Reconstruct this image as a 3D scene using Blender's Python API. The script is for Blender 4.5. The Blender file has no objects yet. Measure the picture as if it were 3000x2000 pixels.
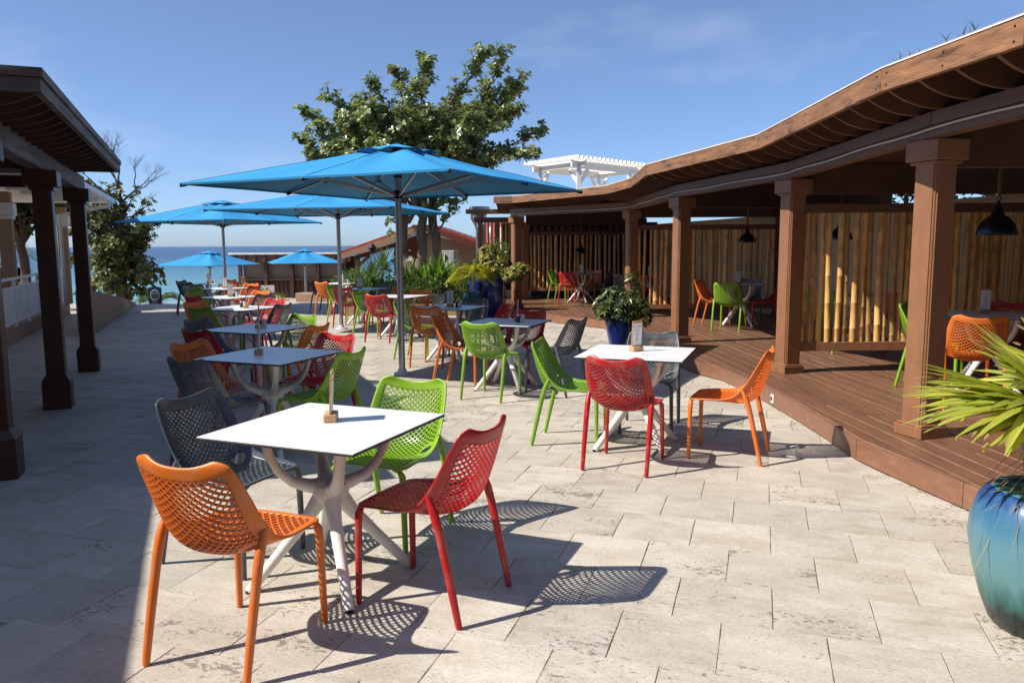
import bpy, bmesh, math, random
from mathutils import Vector, Matrix, noise
R = math.radians
random.seed(7)
scene = bpy.context.scene
col = scene.collection

# ------------------------------------------------------------------ camera
CAM_H = 1.56
cam_d = bpy.data.cameras.new('camera')
cam_d.sensor_width = 36.0
cam_d.lens = 27.6
cam_d.clip_start = 0.05
cam_d.clip_end = 60000
cam = bpy.data.objects.new('camera', cam_d)
col.objects.link(cam)
th = math.atan(283 / 2300.0)
roll = 0.0056
fw = Vector((0, math.cos(th), -math.sin(th)))
up0 = Vector((0, math.sin(th), math.cos(th)))
rt0 = Vector((1, 0, 0))
rt = rt0 * math.cos(roll) - up0 * math.sin(roll)
up = up0 * math.cos(roll) + rt0 * math.sin(roll)
m3 = Matrix((rt, up, -fw)).transposed()
cam.matrix_world = Matrix.Translation((0, 0, CAM_H)) @ m3.to_4x4()
scene.camera = cam

# ------------------------------------------------------------------ light
SUN_EL = R(45.2)
SUN_AZ = (-0.956, -0.293)          # horizontal direction towards the sun
w = bpy.data.worlds.new('World')
scene.world = w
w.use_nodes = True
nt = w.node_tree
for n in list(nt.nodes): nt.nodes.remove(n)
sky = nt.nodes.new('ShaderNodeTexSky')
sky.sky_type = 'NISHITA'
sky.sun_disc = False
sky.sun_elevation = SUN_EL
sky.sun_rotation = math.atan2(SUN_AZ[0], SUN_AZ[1])
sky.air_density = 0.58
sky.dust_density = 0.6
sky.ozone_density = 7.0
# thin scattered cloud wisps over the whole sky
tc = nt.nodes.new('ShaderNodeTexCoord')
mp = nt.nodes.new('ShaderNodeMapping'); mp.inputs['Scale'].default_value = (1.6, 1.6, 4.5); mp.inputs['Location'].default_value = (5.3, 2.2, 0.7)
cn = nt.nodes.new('ShaderNodeTexNoise'); cn.inputs['Scale'].default_value = 2.3; cn.inputs['Detail'].default_value = 5; cn.inputs['Roughness'].default_value = 0.5
cr = nt.nodes.new('ShaderNodeMapRange'); cr.inputs['From Min'].default_value = 0.56; cr.inputs['From Max'].default_value = 0.82; cr.inputs['To Max'].default_value = 0.20
cm = nt.nodes.new('ShaderNodeMixRGB'); cm.inputs['Color2'].default_value = (6.5, 6.8, 7.4, 1)
bg = nt.nodes.new('ShaderNodeBackground'); bg.inputs['Strength'].default_value = 0.125
ow = nt.nodes.new('ShaderNodeOutputWorld')
L = nt.links.new
L(tc.outputs['Generated'], mp.inputs[0]); L(mp.outputs[0], cn.inputs['Vector']); L(cn.outputs['Fac'], cr.inputs['Value'])
L(cr.outputs[0], cm.inputs['Fac']); hz = nt.nodes.new('ShaderNodeMixRGB'); hz.inputs['Fac'].default_value = 0.15; hz.inputs['Color2'].default_value = (2.5, 3.0, 3.7, 1)   # marine haze over the whole dome
L(sky.outputs[0], hz.inputs['Color1']); L(hz.outputs[0], cm.inputs['Color1']); L(cm.outputs[0], bg.inputs['Color']); L(bg.outputs[0], ow.inputs[0])
sun_d = bpy.data.lights.new('sun', 'SUN')
sun_d.energy = 4.55
sun_d.angle = R(0.53)
sun_d.color = (1.0, 0.93, 0.83)
sun = bpy.data.objects.new('sun', sun_d)
col.objects.link(sun)
sd = Vector((-SUN_AZ[0] * math.cos(SUN_EL), -SUN_AZ[1] * math.cos(SUN_EL), -math.sin(SUN_EL)))
sun.rotation_euler = sd.to_track_quat('-Z', 'Y').to_euler()
scene.view_settings.view_transform = 'Standard'
scene.view_settings.look = 'None'
scene.view_settings.exposure = 0.53
scene.view_settings.gamma = 1.0
scene.view_settings.use_curve_mapping = False
scene.render.engine = 'CYCLES'
scene.cycles.max_bounces = 7

SLOPE = 0.006
def zf(y): return -SLOPE * (y - 3.5)          # the patio falls gently towards the sea

# ------------------------------------------------------------------ helpers
class MB:
    def __init__(s): s.v = []; s.f = []
    def add(s, vs, fs):
        o = len(s.v); s.v += [tuple(p) for p in vs]; s.f += [tuple(i + o for i in f) for f in fs]
    def box(s, c, d, rz=0.0, b=0.0, rot=None, taper=1.0):
        x, y, z = d[0] / 2, d[1] / 2, d[2] / 2
        M = rot if rot is not None else Matrix.Rotation(rz, 3, 'Z')
        c = Vector(c)
        if b <= 0:
            P = [(-x,-y,-z),(x,-y,-z),(x,y,-z),(-x,y,-z),(-x*taper,-y*taper,z),(x*taper,-y*taper,z),(x*taper,y*taper,z),(-x*taper,y*taper,z)]
            s.add([c + M @ Vector(p) for p in P], [(0,3,2,1),(4,5,6,7),(0,1,5,4),(1,2,6,5),(2,3,7,6),(3,0,4,7)])
            return
        b = min(b, x*.9, y*.9, z*.9)
        P = []
        for sx in (-1, 1):
            for sy in (-1, 1):
                for sz in (-1, 1):
                    P += [(sx*(x-b), sy*(y-b), sz*z), (sx*(x-b), sy*y, sz*(z-b)), (sx*x, sy*(y-b), sz*(z-b))]
        bm = bmesh.new()
        for p in P: bm.verts.new(c + M @ Vector(p))
        r = bmesh.ops.convex_hull(bm, input=bm.verts[:])
        bmesh.ops.dissolve_limit(bm, angle_limit=0.01, verts=bm.verts[:], edges=bm.edges[:])
        bm.verts.index_update()
        s.add([v.co.copy() for v in bm.verts], [[v.index for v in f.verts] for f in bm.faces])
        bm.free()
    def tube(s, path, rad, n=8, cap=True, flat=1.0, upv=None):
        path = [Vector(p) for p in path]
        if not isinstance(rad, (list, tuple)): rad = [rad] * len(path)
        o = len(s.v); prev = None
        for i, p in enumerate(path):
            a = path[max(i-1, 0)]; bq = path[min(i+1, len(path)-1)]
            t = (bq - a).normalized()
            if prev is None:
                u = Vector(upv) if upv else (Vector((0,0,1)) if abs(t.z) < .9 else Vector((0,1,0)))
            else: u = prev
            u = (u - t * u.dot(t))
            if u.length < 1e-6: u = t.orthogonal()
            u.normalize(); prev = u; q = t.cross(u)
            for k in range(n):
                an = 2*math.pi*k/n
                s.v.append(tuple(p + (u*math.cos(an)*flat + q*math.sin(an)) * rad[i]))
        for i in range(len(path)-1):
            for k in range(n):
                s.f.append((o+i*n+k, o+i*n+(k+1)%n, o+(i+1)*n+(k+1)%n, o+(i+1)*n+k))
        if cap:
            s.f.append(tuple(o+k for k in reversed(range(n))))
            s.f.append(tuple(o+(len(path)-1)*n+k for k in range(n)))
    def lathe(s, prof, n=24, c=(0,0,0)):
        o = len(s.v)
        for r, z in prof:
            for k in range(n):
                a = 2*math.pi*k/n
                s.v.append((c[0]+r*math.cos(a), c[1]+r*math.sin(a), c[2]+z))
        for i in range(len(prof)-1):
            for k in range(n):
                s.f.append((o+i*n+k, o+i*n+(k+1)%n, o+(i+1)*n+(k+1)%n, o+(i+1)*n+k))
        if prof[0][0] > 1e-5: s.f.append(tuple(o+k for k in reversed(range(n))))
        if prof[-1][0] > 1e-5: s.f.append(tuple(o+(len(prof)-1)*n+k for k in range(n)))
    def prism(s, poly, z0, z1):
        n = len(poly)
        z0f = z0 if callable(z0) else (lambda x, y: z0)
        z1f = z1 if callable(z1) else (lambda x, y: z1)
        s.add([(x, y, z0f(x, y)) for x, y in poly] + [(x, y, z1f(x, y)) for x, y in poly],
              [tuple(reversed(range(n))), tuple(range(n, 2*n))] + [(i, (i+1) % n, n+(i+1) % n, n+i) for i in range(n)])
    def extr(s, pts, off):
        # solid from a planar polygon (3d points) pushed along a vector
        n = len(pts); off = Vector(off)
        s.add([Vector(p) for p in pts] + [Vector(p)+off for p in pts],
              [tuple(reversed(range(n))), tuple(range(n, 2*n))] + [(i, (i+1) % n, n+(i+1) % n, n+i) for i in range(n)])
    def data(s, name, mat, smooth=False, ang=None):
        me = bpy.data.meshes.new(name)
        me.from_pydata(s.v, [], s.f)
        me.materials.append(mat)
        if smooth:
            me.polygons.foreach_set('use_smooth', [True]*len(me.polygons))
        me.update()
        if smooth and ang is not None:
            me.set_sharp_from_angle(angle=R(ang))
        return me

def obj(name, data, parent=None, loc=(0,0,0), rz=0.0):
    o = bpy.data.objects.new(name, data)
    col.objects.link(o)
    o.location = loc
    if rz: o.rotation_euler = (0, 0, rz)
    if parent is not None: o.parent = parent
    return o
def tag(o, label, cat, group=None):
    o['label'] = label; o['category'] = cat
    if group: o['group'] = group
    return o
def thing(name, label, cat, loc=(0,0,0), rz=0.0, group=None):
    return tag(obj(name, None, None, loc, rz), label, cat, group)
def struct(name, data, kind='structure', loc=(0,0,0), rz=0.0):
    o = obj(name, data, None, loc, rz); o['kind'] = kind; return o
def part(name, mb, mat, parent, smooth=False, ang=None, loc=(0,0,0), rz=0.0):
    return obj(name, mb.data(name, mat, smooth, ang), parent, loc, rz)
def solid(bm_or_mb, thick, name, mat, sub=0, offset=0.0):
    # solidify (and smooth) a surface mesh into real thickness
    me = bm_or_mb.data(name, mat, True)
    o = bpy.data.objects.new('tmp', me); col.objects.link(o)
    md = o.modifiers.new('s', 'SOLIDIFY'); md.thickness = thick; md.offset = offset
    if sub:
        ms = o.modifiers.new('b', 'SUBSURF'); ms.levels = sub; ms.render_levels = sub
    dg = bpy.context.evaluated_depsgraph_get()
    ne = bpy.data.meshes.new_from_object(o.evaluated_get(dg))
    ne.name = name
    bpy.data.objects.remove(o); bpy.data.meshes.remove(me)
    return ne

# ------------------------------------------------------------------ materials
def mat(name, col_, rough=0.6, var=0.0, vscale=8.0, stretch=(1,1,1), bump=0.0, bscale=60.0, objrand=0.0, col2=None, c2t=(0.5, 0.7), c2scale=3.0,
        metal=0.0, spec=0.5, trans=0.0, coat=0.0, hue=0.0, objcol=False):
    m = bpy.data.materials.new(name); m.use_nodes = True
    t = m.node_tree; N = t.nodes; lk = t.links.new
    p = N['Principled BSDF']
    p.inputs['Roughness'].default_value = rough
    p.inputs['Metallic'].default_value = metal
    p.inputs['Specular IOR Level'].default_value = spec
    p.inputs['Coat Weight'].default_value = coat
    src = None
    rgb = N.new('ShaderNodeRGB'); rgb.outputs[0].default_value = (*col_, 1); src = rgb.outputs[0]
    tcn = N.new('ShaderNodeTexCoord'); mpn = N.new('ShaderNodeMapping'); mpn.inputs['Scale'].default_value = stretch
    oi = N.new('ShaderNodeObjectInfo')
    ad = N.new('ShaderNodeVectorMath'); ad.operation = 'MULTIPLY_ADD'
    cmb = N.new('ShaderNodeCombineXYZ')
    lk(oi.outputs['Random'], cmb.inputs[0]); lk(oi.outputs['Random'], cmb.inputs[1]); lk(oi.outputs['Random'], cmb.inputs[2])
    lk(cmb.outputs[0], ad.inputs[0]); ad.inputs[1].default_value = (37, 53, 71); lk(tcn.outputs['Object'], ad.inputs[2])
    lk(ad.outputs[0], mpn.inputs[0])
    vec = mpn.outputs[0]
    if col2 is not None:
        n2 = N.new('ShaderNodeTexNoise'); n2.inputs['Scale'].default_value = c2scale; n2.inputs['Detail'].default_value = 6; n2.inputs['Roughness'].default_value = 0.6
        lk(vec, n2.inputs['Vector'])
        mr = N.new('ShaderNodeMapRange'); mr.inputs['From Min'].default_value = c2t[0]; mr.inputs['From Max'].default_value = c2t[1]
        lk(n2.outputs['Fac'], mr.inputs['Value'])
        mx = N.new('ShaderNodeMixRGB'); mx.inputs['Color2'].default_value = (*col2, 1)
        lk(mr.outputs[0], mx.inputs['Fac']); lk(src, mx.inputs['Color1']); src = mx.outputs[0]
    if var > 0:
        n1 = N.new('ShaderNodeTexNoise'); n1.inputs['Scale'].default_value = vscale; n1.inputs['Detail'].default_value = 5
        lk(vec, n1.inputs['Vector'])
        mr = N.new('ShaderNodeMapRange'); mr.inputs['From Min'].default_value = 0.25; mr.inputs['From Max'].default_value = 0.75
        mr.inputs['To Min'].default_value = 1 - var; mr.inputs['To Max'].default_value = 1 + var
        lk(n1.outputs['Fac'], mr.inputs['Value'])
        mu = N.new('ShaderNodeVectorMath'); mu.operation = 'SCALE'; lk(src, mu.inputs[0]); lk(mr.outputs[0], mu.inputs['Scale']); src = mu.outputs[0]
        mr2 = N.new('ShaderNodeMapRange'); mr2.inputs['To Min'].default_value = max(rough-0.1, 0.02); mr2.inputs['To Max'].default_value = min(rough+0.12, 1)
        lk(n1.outputs['Fac'], mr2.inputs['Value']); lk(mr2.outputs[0], p.inputs['Roughness'])
    if objrand > 0 or hue > 0:
        hs = N.new('ShaderNodeHueSaturation')
        mr = N.new('ShaderNodeMapRange'); mr.inputs['To Min'].default_value = 1-objrand; mr.inputs['To Max'].default_value = 1+objrand
        lk(oi.outputs['Random'], mr.inputs['Value']); lk(mr.outputs[0], hs.inputs['Value'])
        if hue > 0:
            wn = N.new('ShaderNodeTexWhiteNoise'); wn.noise_dimensions = '1D'; lk(oi.outputs['Random'], wn.inputs['W'])
            mh = N.new('ShaderNodeMapRange'); mh.inputs['To Min'].default_value = 0.5-hue; mh.inputs['To Max'].default_value = 0.5+hue
            lk(wn.outputs['Value'], mh.inputs['Value']); lk(mh.outputs[0], hs.inputs['Hue'])
        lk(src, hs.inputs['Color']); src = hs.outputs[0]
    if objcol:
        mo = N.new('ShaderNodeMixRGB'); mo.blend_type = 'MULTIPLY'; mo.inputs['Fac'].default_value = 1; lk(src, mo.inputs['Color1']); lk(oi.outputs['Color'], mo.inputs['Color2'])
        nd = N.new('ShaderNodeTexNoise'); nd.inputs['Scale'].default_value = 14; nd.inputs['Detail'].default_value = 7; lk(vec, nd.inputs['Vector'])
        md = N.new('ShaderNodeMapRange'); md.inputs['From Min'].default_value = 0.48; md.inputs['From Max'].default_value = 0.80; md.inputs['To Max'].default_value = 0.28; lk(nd.outputs['Fac'], md.inputs['Value'])
        mdx = N.new('ShaderNodeMixRGB'); mdx.inputs['Color2'].default_value = (0.42, 0.38, 0.33, 1); lk(md.outputs[0], mdx.inputs['Fac']); lk(mo.outputs[0], mdx.inputs['Color1']); src = mdx.outputs[0]
    lk(src, p.inputs['Base Color'])
    if bump > 0:
        nb = N.new('ShaderNodeTexNoise'); nb.inputs['Scale'].default_value = bscale; nb.inputs['Detail'].default_value = 4
        lk(vec, nb.inputs['Vector'])
        bu = N.new('ShaderNodeBump'); bu.inputs['Strength'].default_value = bump; bu.inputs['Distance'].default_value = 0.01
        lk(nb.outputs['Fac'], bu.inputs['Height']); lk(bu.outputs[0], p.inputs['Normal'])
    if trans > 0:
        tr = N.new('ShaderNodeBsdfTranslucent'); mxs = N.new('ShaderNodeMixShader'); mxs.inputs[0].default_value = trans
        lk(src, tr.inputs['Color'])
        out = N['Material Output']
        lk(p.outputs[0], mxs.inputs[1]); lk(tr.outputs[0], mxs.inputs[2]); lk(mxs.outputs[0], out.inputs[0])
    return m

def leafmat(name, c1, c2, rough=0.4, trans=0.3, spec=0.5, c3=None):
    # colour picked per leaf from the 'rnd' face attribute
    m = bpy.data.materials.new(name); m.use_nodes = True
    t = m.node_tree; N = t.nodes; lk = t.links.new; p = N['Principled BSDF']
    at = N.new('ShaderNodeAttribute'); at.attribute_name = 'rnd'
    rp = N.new('ShaderNodeValToRGB'); e = rp.color_ramp.elements
    e[0].color = (*c1, 1); e[1].color = (*c2, 1)
    if c3:
        e[1].position = 0.86
        x = e.new(0.97); x.color = (*c3, 1)
    lk(at.outputs['Fac'], rp.inputs[0]); lk(rp.outputs[0], p.inputs['Base Color'])
    p.inputs['Roughness'].default_value = rough; p.inputs['Specular IOR Level'].default_value = spec
    tr = N.new('ShaderNodeBsdfTranslucent'); mx = N.new('ShaderNodeMixShader'); mx.inputs[0].default_value = trans
    br = N.new('ShaderNodeHueSaturation'); br.inputs['Value'].default_value = 1.5; br.inputs['Saturation'].default_value = 1.1
    lk(rp.outputs[0], br.inputs['Color']); lk(br.outputs[0], tr.inputs['Color'])
    lk(p.outputs[0], mx.inputs[1]); lk(tr.outputs[0], mx.inputs[2]); lk(mx.outputs[0], N['Material Output'].inputs[0])
    return m

def travertine(edge=False):
    m = bpy.data.materials.new('travertine'); m.use_nodes = True
    t = m.node_tree; N = t.nodes; lk = t.links.new; p = N['Principled BSDF']
    tcn = N.new('ShaderNodeTexCoord'); oi = N.new('ShaderNodeObjectInfo'); at = N.new('ShaderNodeAttribute'); at.attribute_name = 'rnd'
    sm = N.new('ShaderNodeMath'); sm.operation = 'ADD'; lk(oi.outputs['Random'], sm.inputs[0]); lk(at.outputs['Fac'], sm.inputs[1])
    cb = N.new('ShaderNodeCombineXYZ'); lk(sm.outputs[0], cb.inputs[0]); lk(sm.outputs[0], cb.inputs[1]); lk(sm.outputs[0], cb.inputs[2])
    ma = N.new('ShaderNodeVectorMath'); ma.operation = 'MULTIPLY_ADD'; ma.inputs[1].default_value = (91, 57, 33)
    lk(cb.outputs[0], ma.inputs[0]); lk(tcn.outputs['Object'], ma.inputs[2])
    vec = ma.outputs[0]
    def nz(scale, st, det=5, rough=0.55):
        mpn = N.new('ShaderNodeMapping'); mpn.inputs['Scale'].default_value = st; lk(vec, mpn.inputs[0])
        n = N.new('ShaderNodeTexNoise'); n.inputs['Scale'].default_value = scale; n.inputs['Detail'].default_value = det; n.inputs['Roughness'].default_value = rough
        lk(mpn.outputs[0], n.inputs['Vector']); return n.outputs['Fac']
    def mr(v, a, b, c, d):
        q = N.new('ShaderNodeMapRange'); q.inputs['From Min'].default_value = a; q.inputs['From Max'].default_value = b
        q.inputs['To Min'].default_value = c; q.inputs['To Max'].default_value = d; lk(v, q.inputs['Value']); return q.outputs[0]
    def math_(op, a, b):
        q = N.new('ShaderNodeMath'); q.operation = op
        for i, v in enumerate((a, b)):
            if isinstance(v, (int, float)): q.inputs[i].default_value = v
            else: lk(v, q.inputs[i])
        return q.outputs[0]
    def mix(f, a, b):
        q = N.new('ShaderNodeMixRGB'); lk(f, q.inputs['Fac'])
        for i, v in (('Color1', a), ('Color2', b)):
            if isinstance(v, tuple): q.inputs[i].default_value = (*v, 1)
            else: lk(v, q.inputs[i])
        return q.outputs[0]
    clouds = nz(4.5, (0.7, 1.3, 1), 6, 0.6)
    c = mix(mr(clouds, 0.32, 0.68, 0, 1), (0.43, 0.375, 0.30), (0.60, 0.56, 0.49))
    vein = nz(8, (0.6, 2.2, 1), 6, 0.68)
    c = mix(mr(vein, 0.5, 0.72, 0, 0.55), c, (0.64, 0.61, 0.55))
    wn = N.new('ShaderNodeTexWhiteNoise'); wn.noise_dimensions = '1D'; lk(sm.outputs[0], wn.inputs['W'])
    c = mix(mr(wn.outputs['Value'], 0, 1, 0, 0.5), c, (0.55, 0.49, 0.41))
    grain = nz(85, (0.6, 1.6, 1), 4, 0.7)
    hs = N.new('ShaderNodeHueSaturation'); lk(mr(grain, 0.25, 0.75, 0.74, 1.20), hs.inputs['Value']); lk(c, hs.inputs['Color']); c = hs.outputs[0]
    # per-tile tone
    wn2 = N.new('ShaderNodeTexWhiteNoise'); wn2.noise_dimensions = '1D'; lk(math_('MULTIPLY', sm.outputs[0], 7.31), wn2.inputs['W'])
    hs2 = N.new('ShaderNodeHueSaturation'); lk(mr(wn2.outputs['Value'], 0, 1, 0.88, 1.06), hs2.inputs['Value']); lk(c, hs2.inputs['Color']); c = hs2.outputs[0]
    # pits: small holes gathered in patches, drawn out along the bedding
    pit = nz(36, (0.85, 1.35, 1), 4, 0.70)
    patch = nz(3.6, (0.7, 1.6, 1), 3, 0.55)
    wn3 = N.new('ShaderNodeTexWhiteNoise'); wn3.noise_dimensions = '1D'; lk(math_('MULTIPLY', sm.outputs[0], 13.7), wn3.inputs['W'])
    slab = mr(wn3.outputs['Value'], 0.1, 0.85, 0.09, -0.055)
    thr = math_('SUBTRACT', math_('SUBTRACT', pit, mr(patch, 0.38, 0.68, 0.20, 0.0)), slab)
    pits = mr(thr, 0.525, 0.58, 0, 1)
    fleck = mr(nz(75, (1, 1.5, 1), 3, 0.6), 0.63, 0.70, 0, 0.8)
    allp = math_('MAXIMUM', pits, math_('MULTIPLY', fleck, mr(patch, 0.35, 0.6, 0.15, 1)))
    c = mix(math_('MULTIPLY', allp, 0.75), c, (0.16, 0.135, 0.105))
    # scuffs and dirt on the whole floor
    gp = N.new('ShaderNodeNewGeometry')
    nd = N.new('ShaderNodeTexNoise'); nd.inputs['Scale'].default_value = 0.9; nd.inputs['Detail'].default_value = 7; lk(gp.outputs['Position'], nd.inputs['Vector'])
    c = mix(mr(nd.outputs['Fac'], 0.5, 0.8, 0, 0.35), c, (0.36, 0.31, 0.25))
    if edge:                     # grime and wear gathered along the slab edges
        se = N.new('ShaderNodeSeparateXYZ'); lk(tcn.outputs['Object'], se.inputs[0])
        ex = math_('ABSOLUTE', se.outputs['X'], 0); ey = math_('ABSOLUTE', se.outputs['Y'], 0)
        dmin = math_('MAXIMUM', math_('SUBTRACT', ex, TILE/2), math_('SUBTRACT', ey, TILE*1.02/2))
        wob = nz(30, (1, 1, 1), 4, 0.7)
        ed = math_('ADD', dmin, mr(wob, 0.35, 0.65, -0.010, 0.004))
        c = mix(mr(ed, -0.006, -0.001, 0, 0.30), c, (0.15, 0.125, 0.095))
    lk(c, p.inputs['Base Color'])
    lk(mr(clouds, 0.3, 0.7, 0.5, 0.7), p.inputs['Roughness']); p.inputs['Specular IOR Level'].default_value = 0.3
    h = math_('SUBTRACT', math_('MULTIPLY', grain, 0.2), allp)
    bu = N.new('ShaderNodeBump'); bu.inputs['Strength'].default_value = 0.55; bu.inputs['Distance'].default_value = 0.006
    lk(h, bu.inputs['Height']); lk(bu.outputs[0], p.inputs['Normal'])
    return m

MT = {}
TILE = 0.4064
MT['travertine'] = travertine(); MT['travertine_slab'] = travertine(True)
MT['worn_lit_edge'] = mat('worn_lit_deck_edge', (0.235, 0.135, 0.092), 0.6, 0.4, 9)  # pale bevels: paint wear plus a sunlit edge tone put into the colour
MT['grout'] = mat('grout', (0.185, 0.155, 0.12), 0.9, 0.25, 30)
MT['deck'] = mat('deck_paint', (0.185, 0.092, 0.055), 0.36, 0.22, 5, (6, 0.5, 6), 0.25, 40, 0.12, (0.26, 0.17, 0.12), (0.60, 0.85), 2.2)
MT['deck_edge'] = mat('deck_fascia_paint', (0.235, 0.112, 0.066), 0.42, 0.16, 5, (1.5, 1.5, 5), 0.2, 40, 0.05, (0.36, 0.24, 0.17), (0.66, 0.85), 5)
MT['wood'] = mat('brown_painted_timber', (0.255, 0.118, 0.060), 0.45, 0.14, 6, (2, 2, 0.6), 0.15, 50, 0.04)
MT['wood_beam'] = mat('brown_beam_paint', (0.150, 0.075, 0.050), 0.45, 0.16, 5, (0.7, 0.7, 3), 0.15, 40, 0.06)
MT['tail'] = mat('rafter_stain', (0.135, 0.060, 0.034), 0.55, 0.2, 6, objrand=0.1)
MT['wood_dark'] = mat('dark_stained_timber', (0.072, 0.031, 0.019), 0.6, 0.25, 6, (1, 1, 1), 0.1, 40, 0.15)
MT['fascia'] = mat('weathered_fascia', (0.245, 0.118, 0.055), 0.6, 0.35, 3, (1.2, 1.2, 9), 0.5, 18, 0.10, (0.075, 0.040, 0.022), (0.53, 0.68), 2.6)
MT['fascia_old'] = mat('old_grey_brown_timber', (0.085, 0.056, 0.042), 0.6, 0.3, 3, (1, 1, 8), 0.4, 18, 0.1, (0.20, 0.17, 0.145), (0.48, 0.68), 2.0)
MT['post_dark'] = mat('dark_brown_post_paint', (0.070, 0.024, 0.011), 0.38, 0.2, 6, (2, 2, 0.5), 0.1, 40)
MT['flash'] = mat('white_roof_flashing', (0.82, 0.82, 0.80), 0.5, 0.08, 4)
MT['bamboo'] = mat('golden_bamboo', (0.60, 0.355, 0.125), 0.38, 0.2, 7, (3, 3, 0.8), 0.1, 60, 0.36, (0.20, 0.095, 0.032), (0.52, 0.75), 3, hue=0.008)
MT['cream'] = mat('cream_render', (0.60, 0.50, 0.36), 0.8, 0.08, 3, bump=0.15, bscale=80)
MT['tan'] = mat('tan_render', (0.36, 0.235, 0.15), 0.8, 0.1, 3, bump=0.15, bscale=80)
MT['white'] = mat('white_paint', (0.74, 0.74, 0.72), 0.45, 0.04, 5)
MT['plast_white'] = mat('white_moulded_plastic', (0.78, 0.77, 0.73), 0.38, 0.05, 5)
MT['top'] = mat('white_laminate', (0.80, 0.81, 0.82), 0.30, 0.025, 6, bump=0.02, bscale=200)
MT['top_edge'] = mat('black_laminate_core', (0.025, 0.026, 0.03), 0.5)
MT['orange'] = mat('orange_plastic', (0.72, 0.165, 0.018), 0.36, 0.07, 6, bump=0.06, bscale=180, objcol=True)
MT['red'] = mat('red_plastic', (0.52, 0.014, 0.018), 0.34, 0.08, 6, bump=0.06, bscale=180, objcol=True)
MT['green'] = mat('lime_plastic', (0.205, 0.415, 0.016), 0.36, 0.07, 6, bump=0.06, bscale=180, objcol=True)
MT['grey'] = mat('charcoal_plastic', (0.075, 0.092, 0.112), 0.38, 0.1, 6, bump=0.06, bscale=180, objcol=True)
MT['steel'] = mat('brushed_aluminium', (0.46, 0.47, 0.49), 0.38, 0.08, 6, (3, 3, 0.3), metal=0.75)
MT['steel_w'] = mat('pale_painted_steel', (0.60, 0.61, 0.63), 0.42, 0.08, 6)
MT['black'] = mat('black_plastic', (0.014, 0.014, 0.016), 0.4, 0.1, 8)
MT['lamp'] = mat('black_enamel', (0.010, 0.010, 0.012), 0.28, 0.1, 8)
MT['rope'] = mat('brown_rope', (0.16, 0.075, 0.035), 0.8, 0.3, 30)
MT['canopy'] = mat('blue_canvas', (0.022, 0.265, 0.545), 0.75, 0.05, 3, bump=0.1, bscale=140)
MT['oak'] = mat('pale_oak_block', (0.50, 0.29, 0.135), 0.55, 0.25, 8, (1, 9, 9), 0.1, 80)
MT['paper'] = mat('menu_paper', (0.82, 0.82, 0.83), 0.6)
MT['ink'] = mat('grey_print', (0.30, 0.30, 0.34), 0.7)
MT['ink_o'] = mat('orange_print', (0.70, 0.33, 0.08), 0.7)
MT['ink_b'] = mat('blue_print', (0.05, 0.13, 0.42), 0.7)
MT['glass'] = mat('clear_glass', (0.75, 0.80, 0.82), 0.08, spec=0.7)
MT['pepper'] = mat('dark_seasoning', (0.05, 0.045, 0.045), 0.6)
MT['sugar'] = mat('pale_seasoning', (0.62, 0.60, 0.58), 0.6)
MT['cobalt'] = mat('cobalt_glaze', (0.012, 0.022, 0.145), 0.16, 0.35, 4, (1, 1, 0.5), col2=(0.02, 0.05, 0.26), c2t=(0.5, 0.75), c2scale=3, coat=0.3)
MT['tealpot'] = mat('teal_glaze', (0.012, 0.105, 0.145), 0.18, 0.3, 4, coat=0.3)
MT['soil'] = mat('dark_soil', (0.045, 0.032, 0.022), 0.95, 0.5, 30, bump=0.8, bscale=40)
MT['pebble'] = mat('pale_pebble', (0.62, 0.55, 0.45), 0.7, 0.2, 20)
MT['bark'] = mat('grey_brown_bark', (0.165, 0.125, 0.092), 0.9, 0.4, 5, (1, 1, 0.4), 0.9, 14)
MT['bark_d'] = mat('dark_bark', (0.085, 0.062, 0.048), 0.9, 0.4, 5, (1, 1, 0.4), 0.9, 14)
MT['redroof'] = mat('red_metal_roof', (0.42, 0.075, 0.040), 0.34, 0.25, 2, (1, 1, 1), 0.1, 20)
MT['sand'] = mat('beach_sand', (0.52, 0.45, 0.33), 0.95, 0.1, 1, bump=0.2, bscale=6)
MT['terrace'] = mat('terrace_concrete', (0.42, 0.36, 0.29), 0.85, 0.15, 2, bump=0.1, bscale=20)
MT['signblue'] = mat('navy_sign_paint', (0.010, 0.035, 0.10), 0.45, 0.1, 5)
MT['socket'] = mat('white_socket_plastic', (0.72, 0.70, 0.66), 0.5, 0.1, 20)
MT['skin'] = mat('skin', (0.30, 0.17, 0.11), 0.55)
MT['hair'] = mat('dark_hair', (0.012, 0.009, 0.008), 0.6)
MT['shirt_d'] = mat('dark_shirt', (0.018, 0.018, 0.022), 0.85, 0.2, 10)
MT['shirt_p'] = mat('pale_pink_shirt', (0.50, 0.36, 0.36), 0.85, 0.1, 10)
MT['acgrey'] = mat('grey_metal_housing', (0.20, 0.205, 0.205), 0.5, 0.12, 6)
MT['galv'] = mat('galvanised_metal', (0.55, 0.56, 0.57), 0.4, 0.2, 5, metal=0.5)
MT['blind'] = mat('cream_canvas_blind', (0.22, 0.17, 0.125), 0.85, 0.06, 4)
MT['greenpl'] = mat('green_plastic', (0.02, 0.20, 0.09), 0.45, 0.1, 6)
MT['cable'] = mat('clear_light_rope', (0.55, 0.54, 0.50), 0.35, 0.15, 60)
MT['asphaltfelt'] = mat('roof_felt', (0.30, 0.29, 0.27), 0.9, 0.2, 3)
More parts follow.
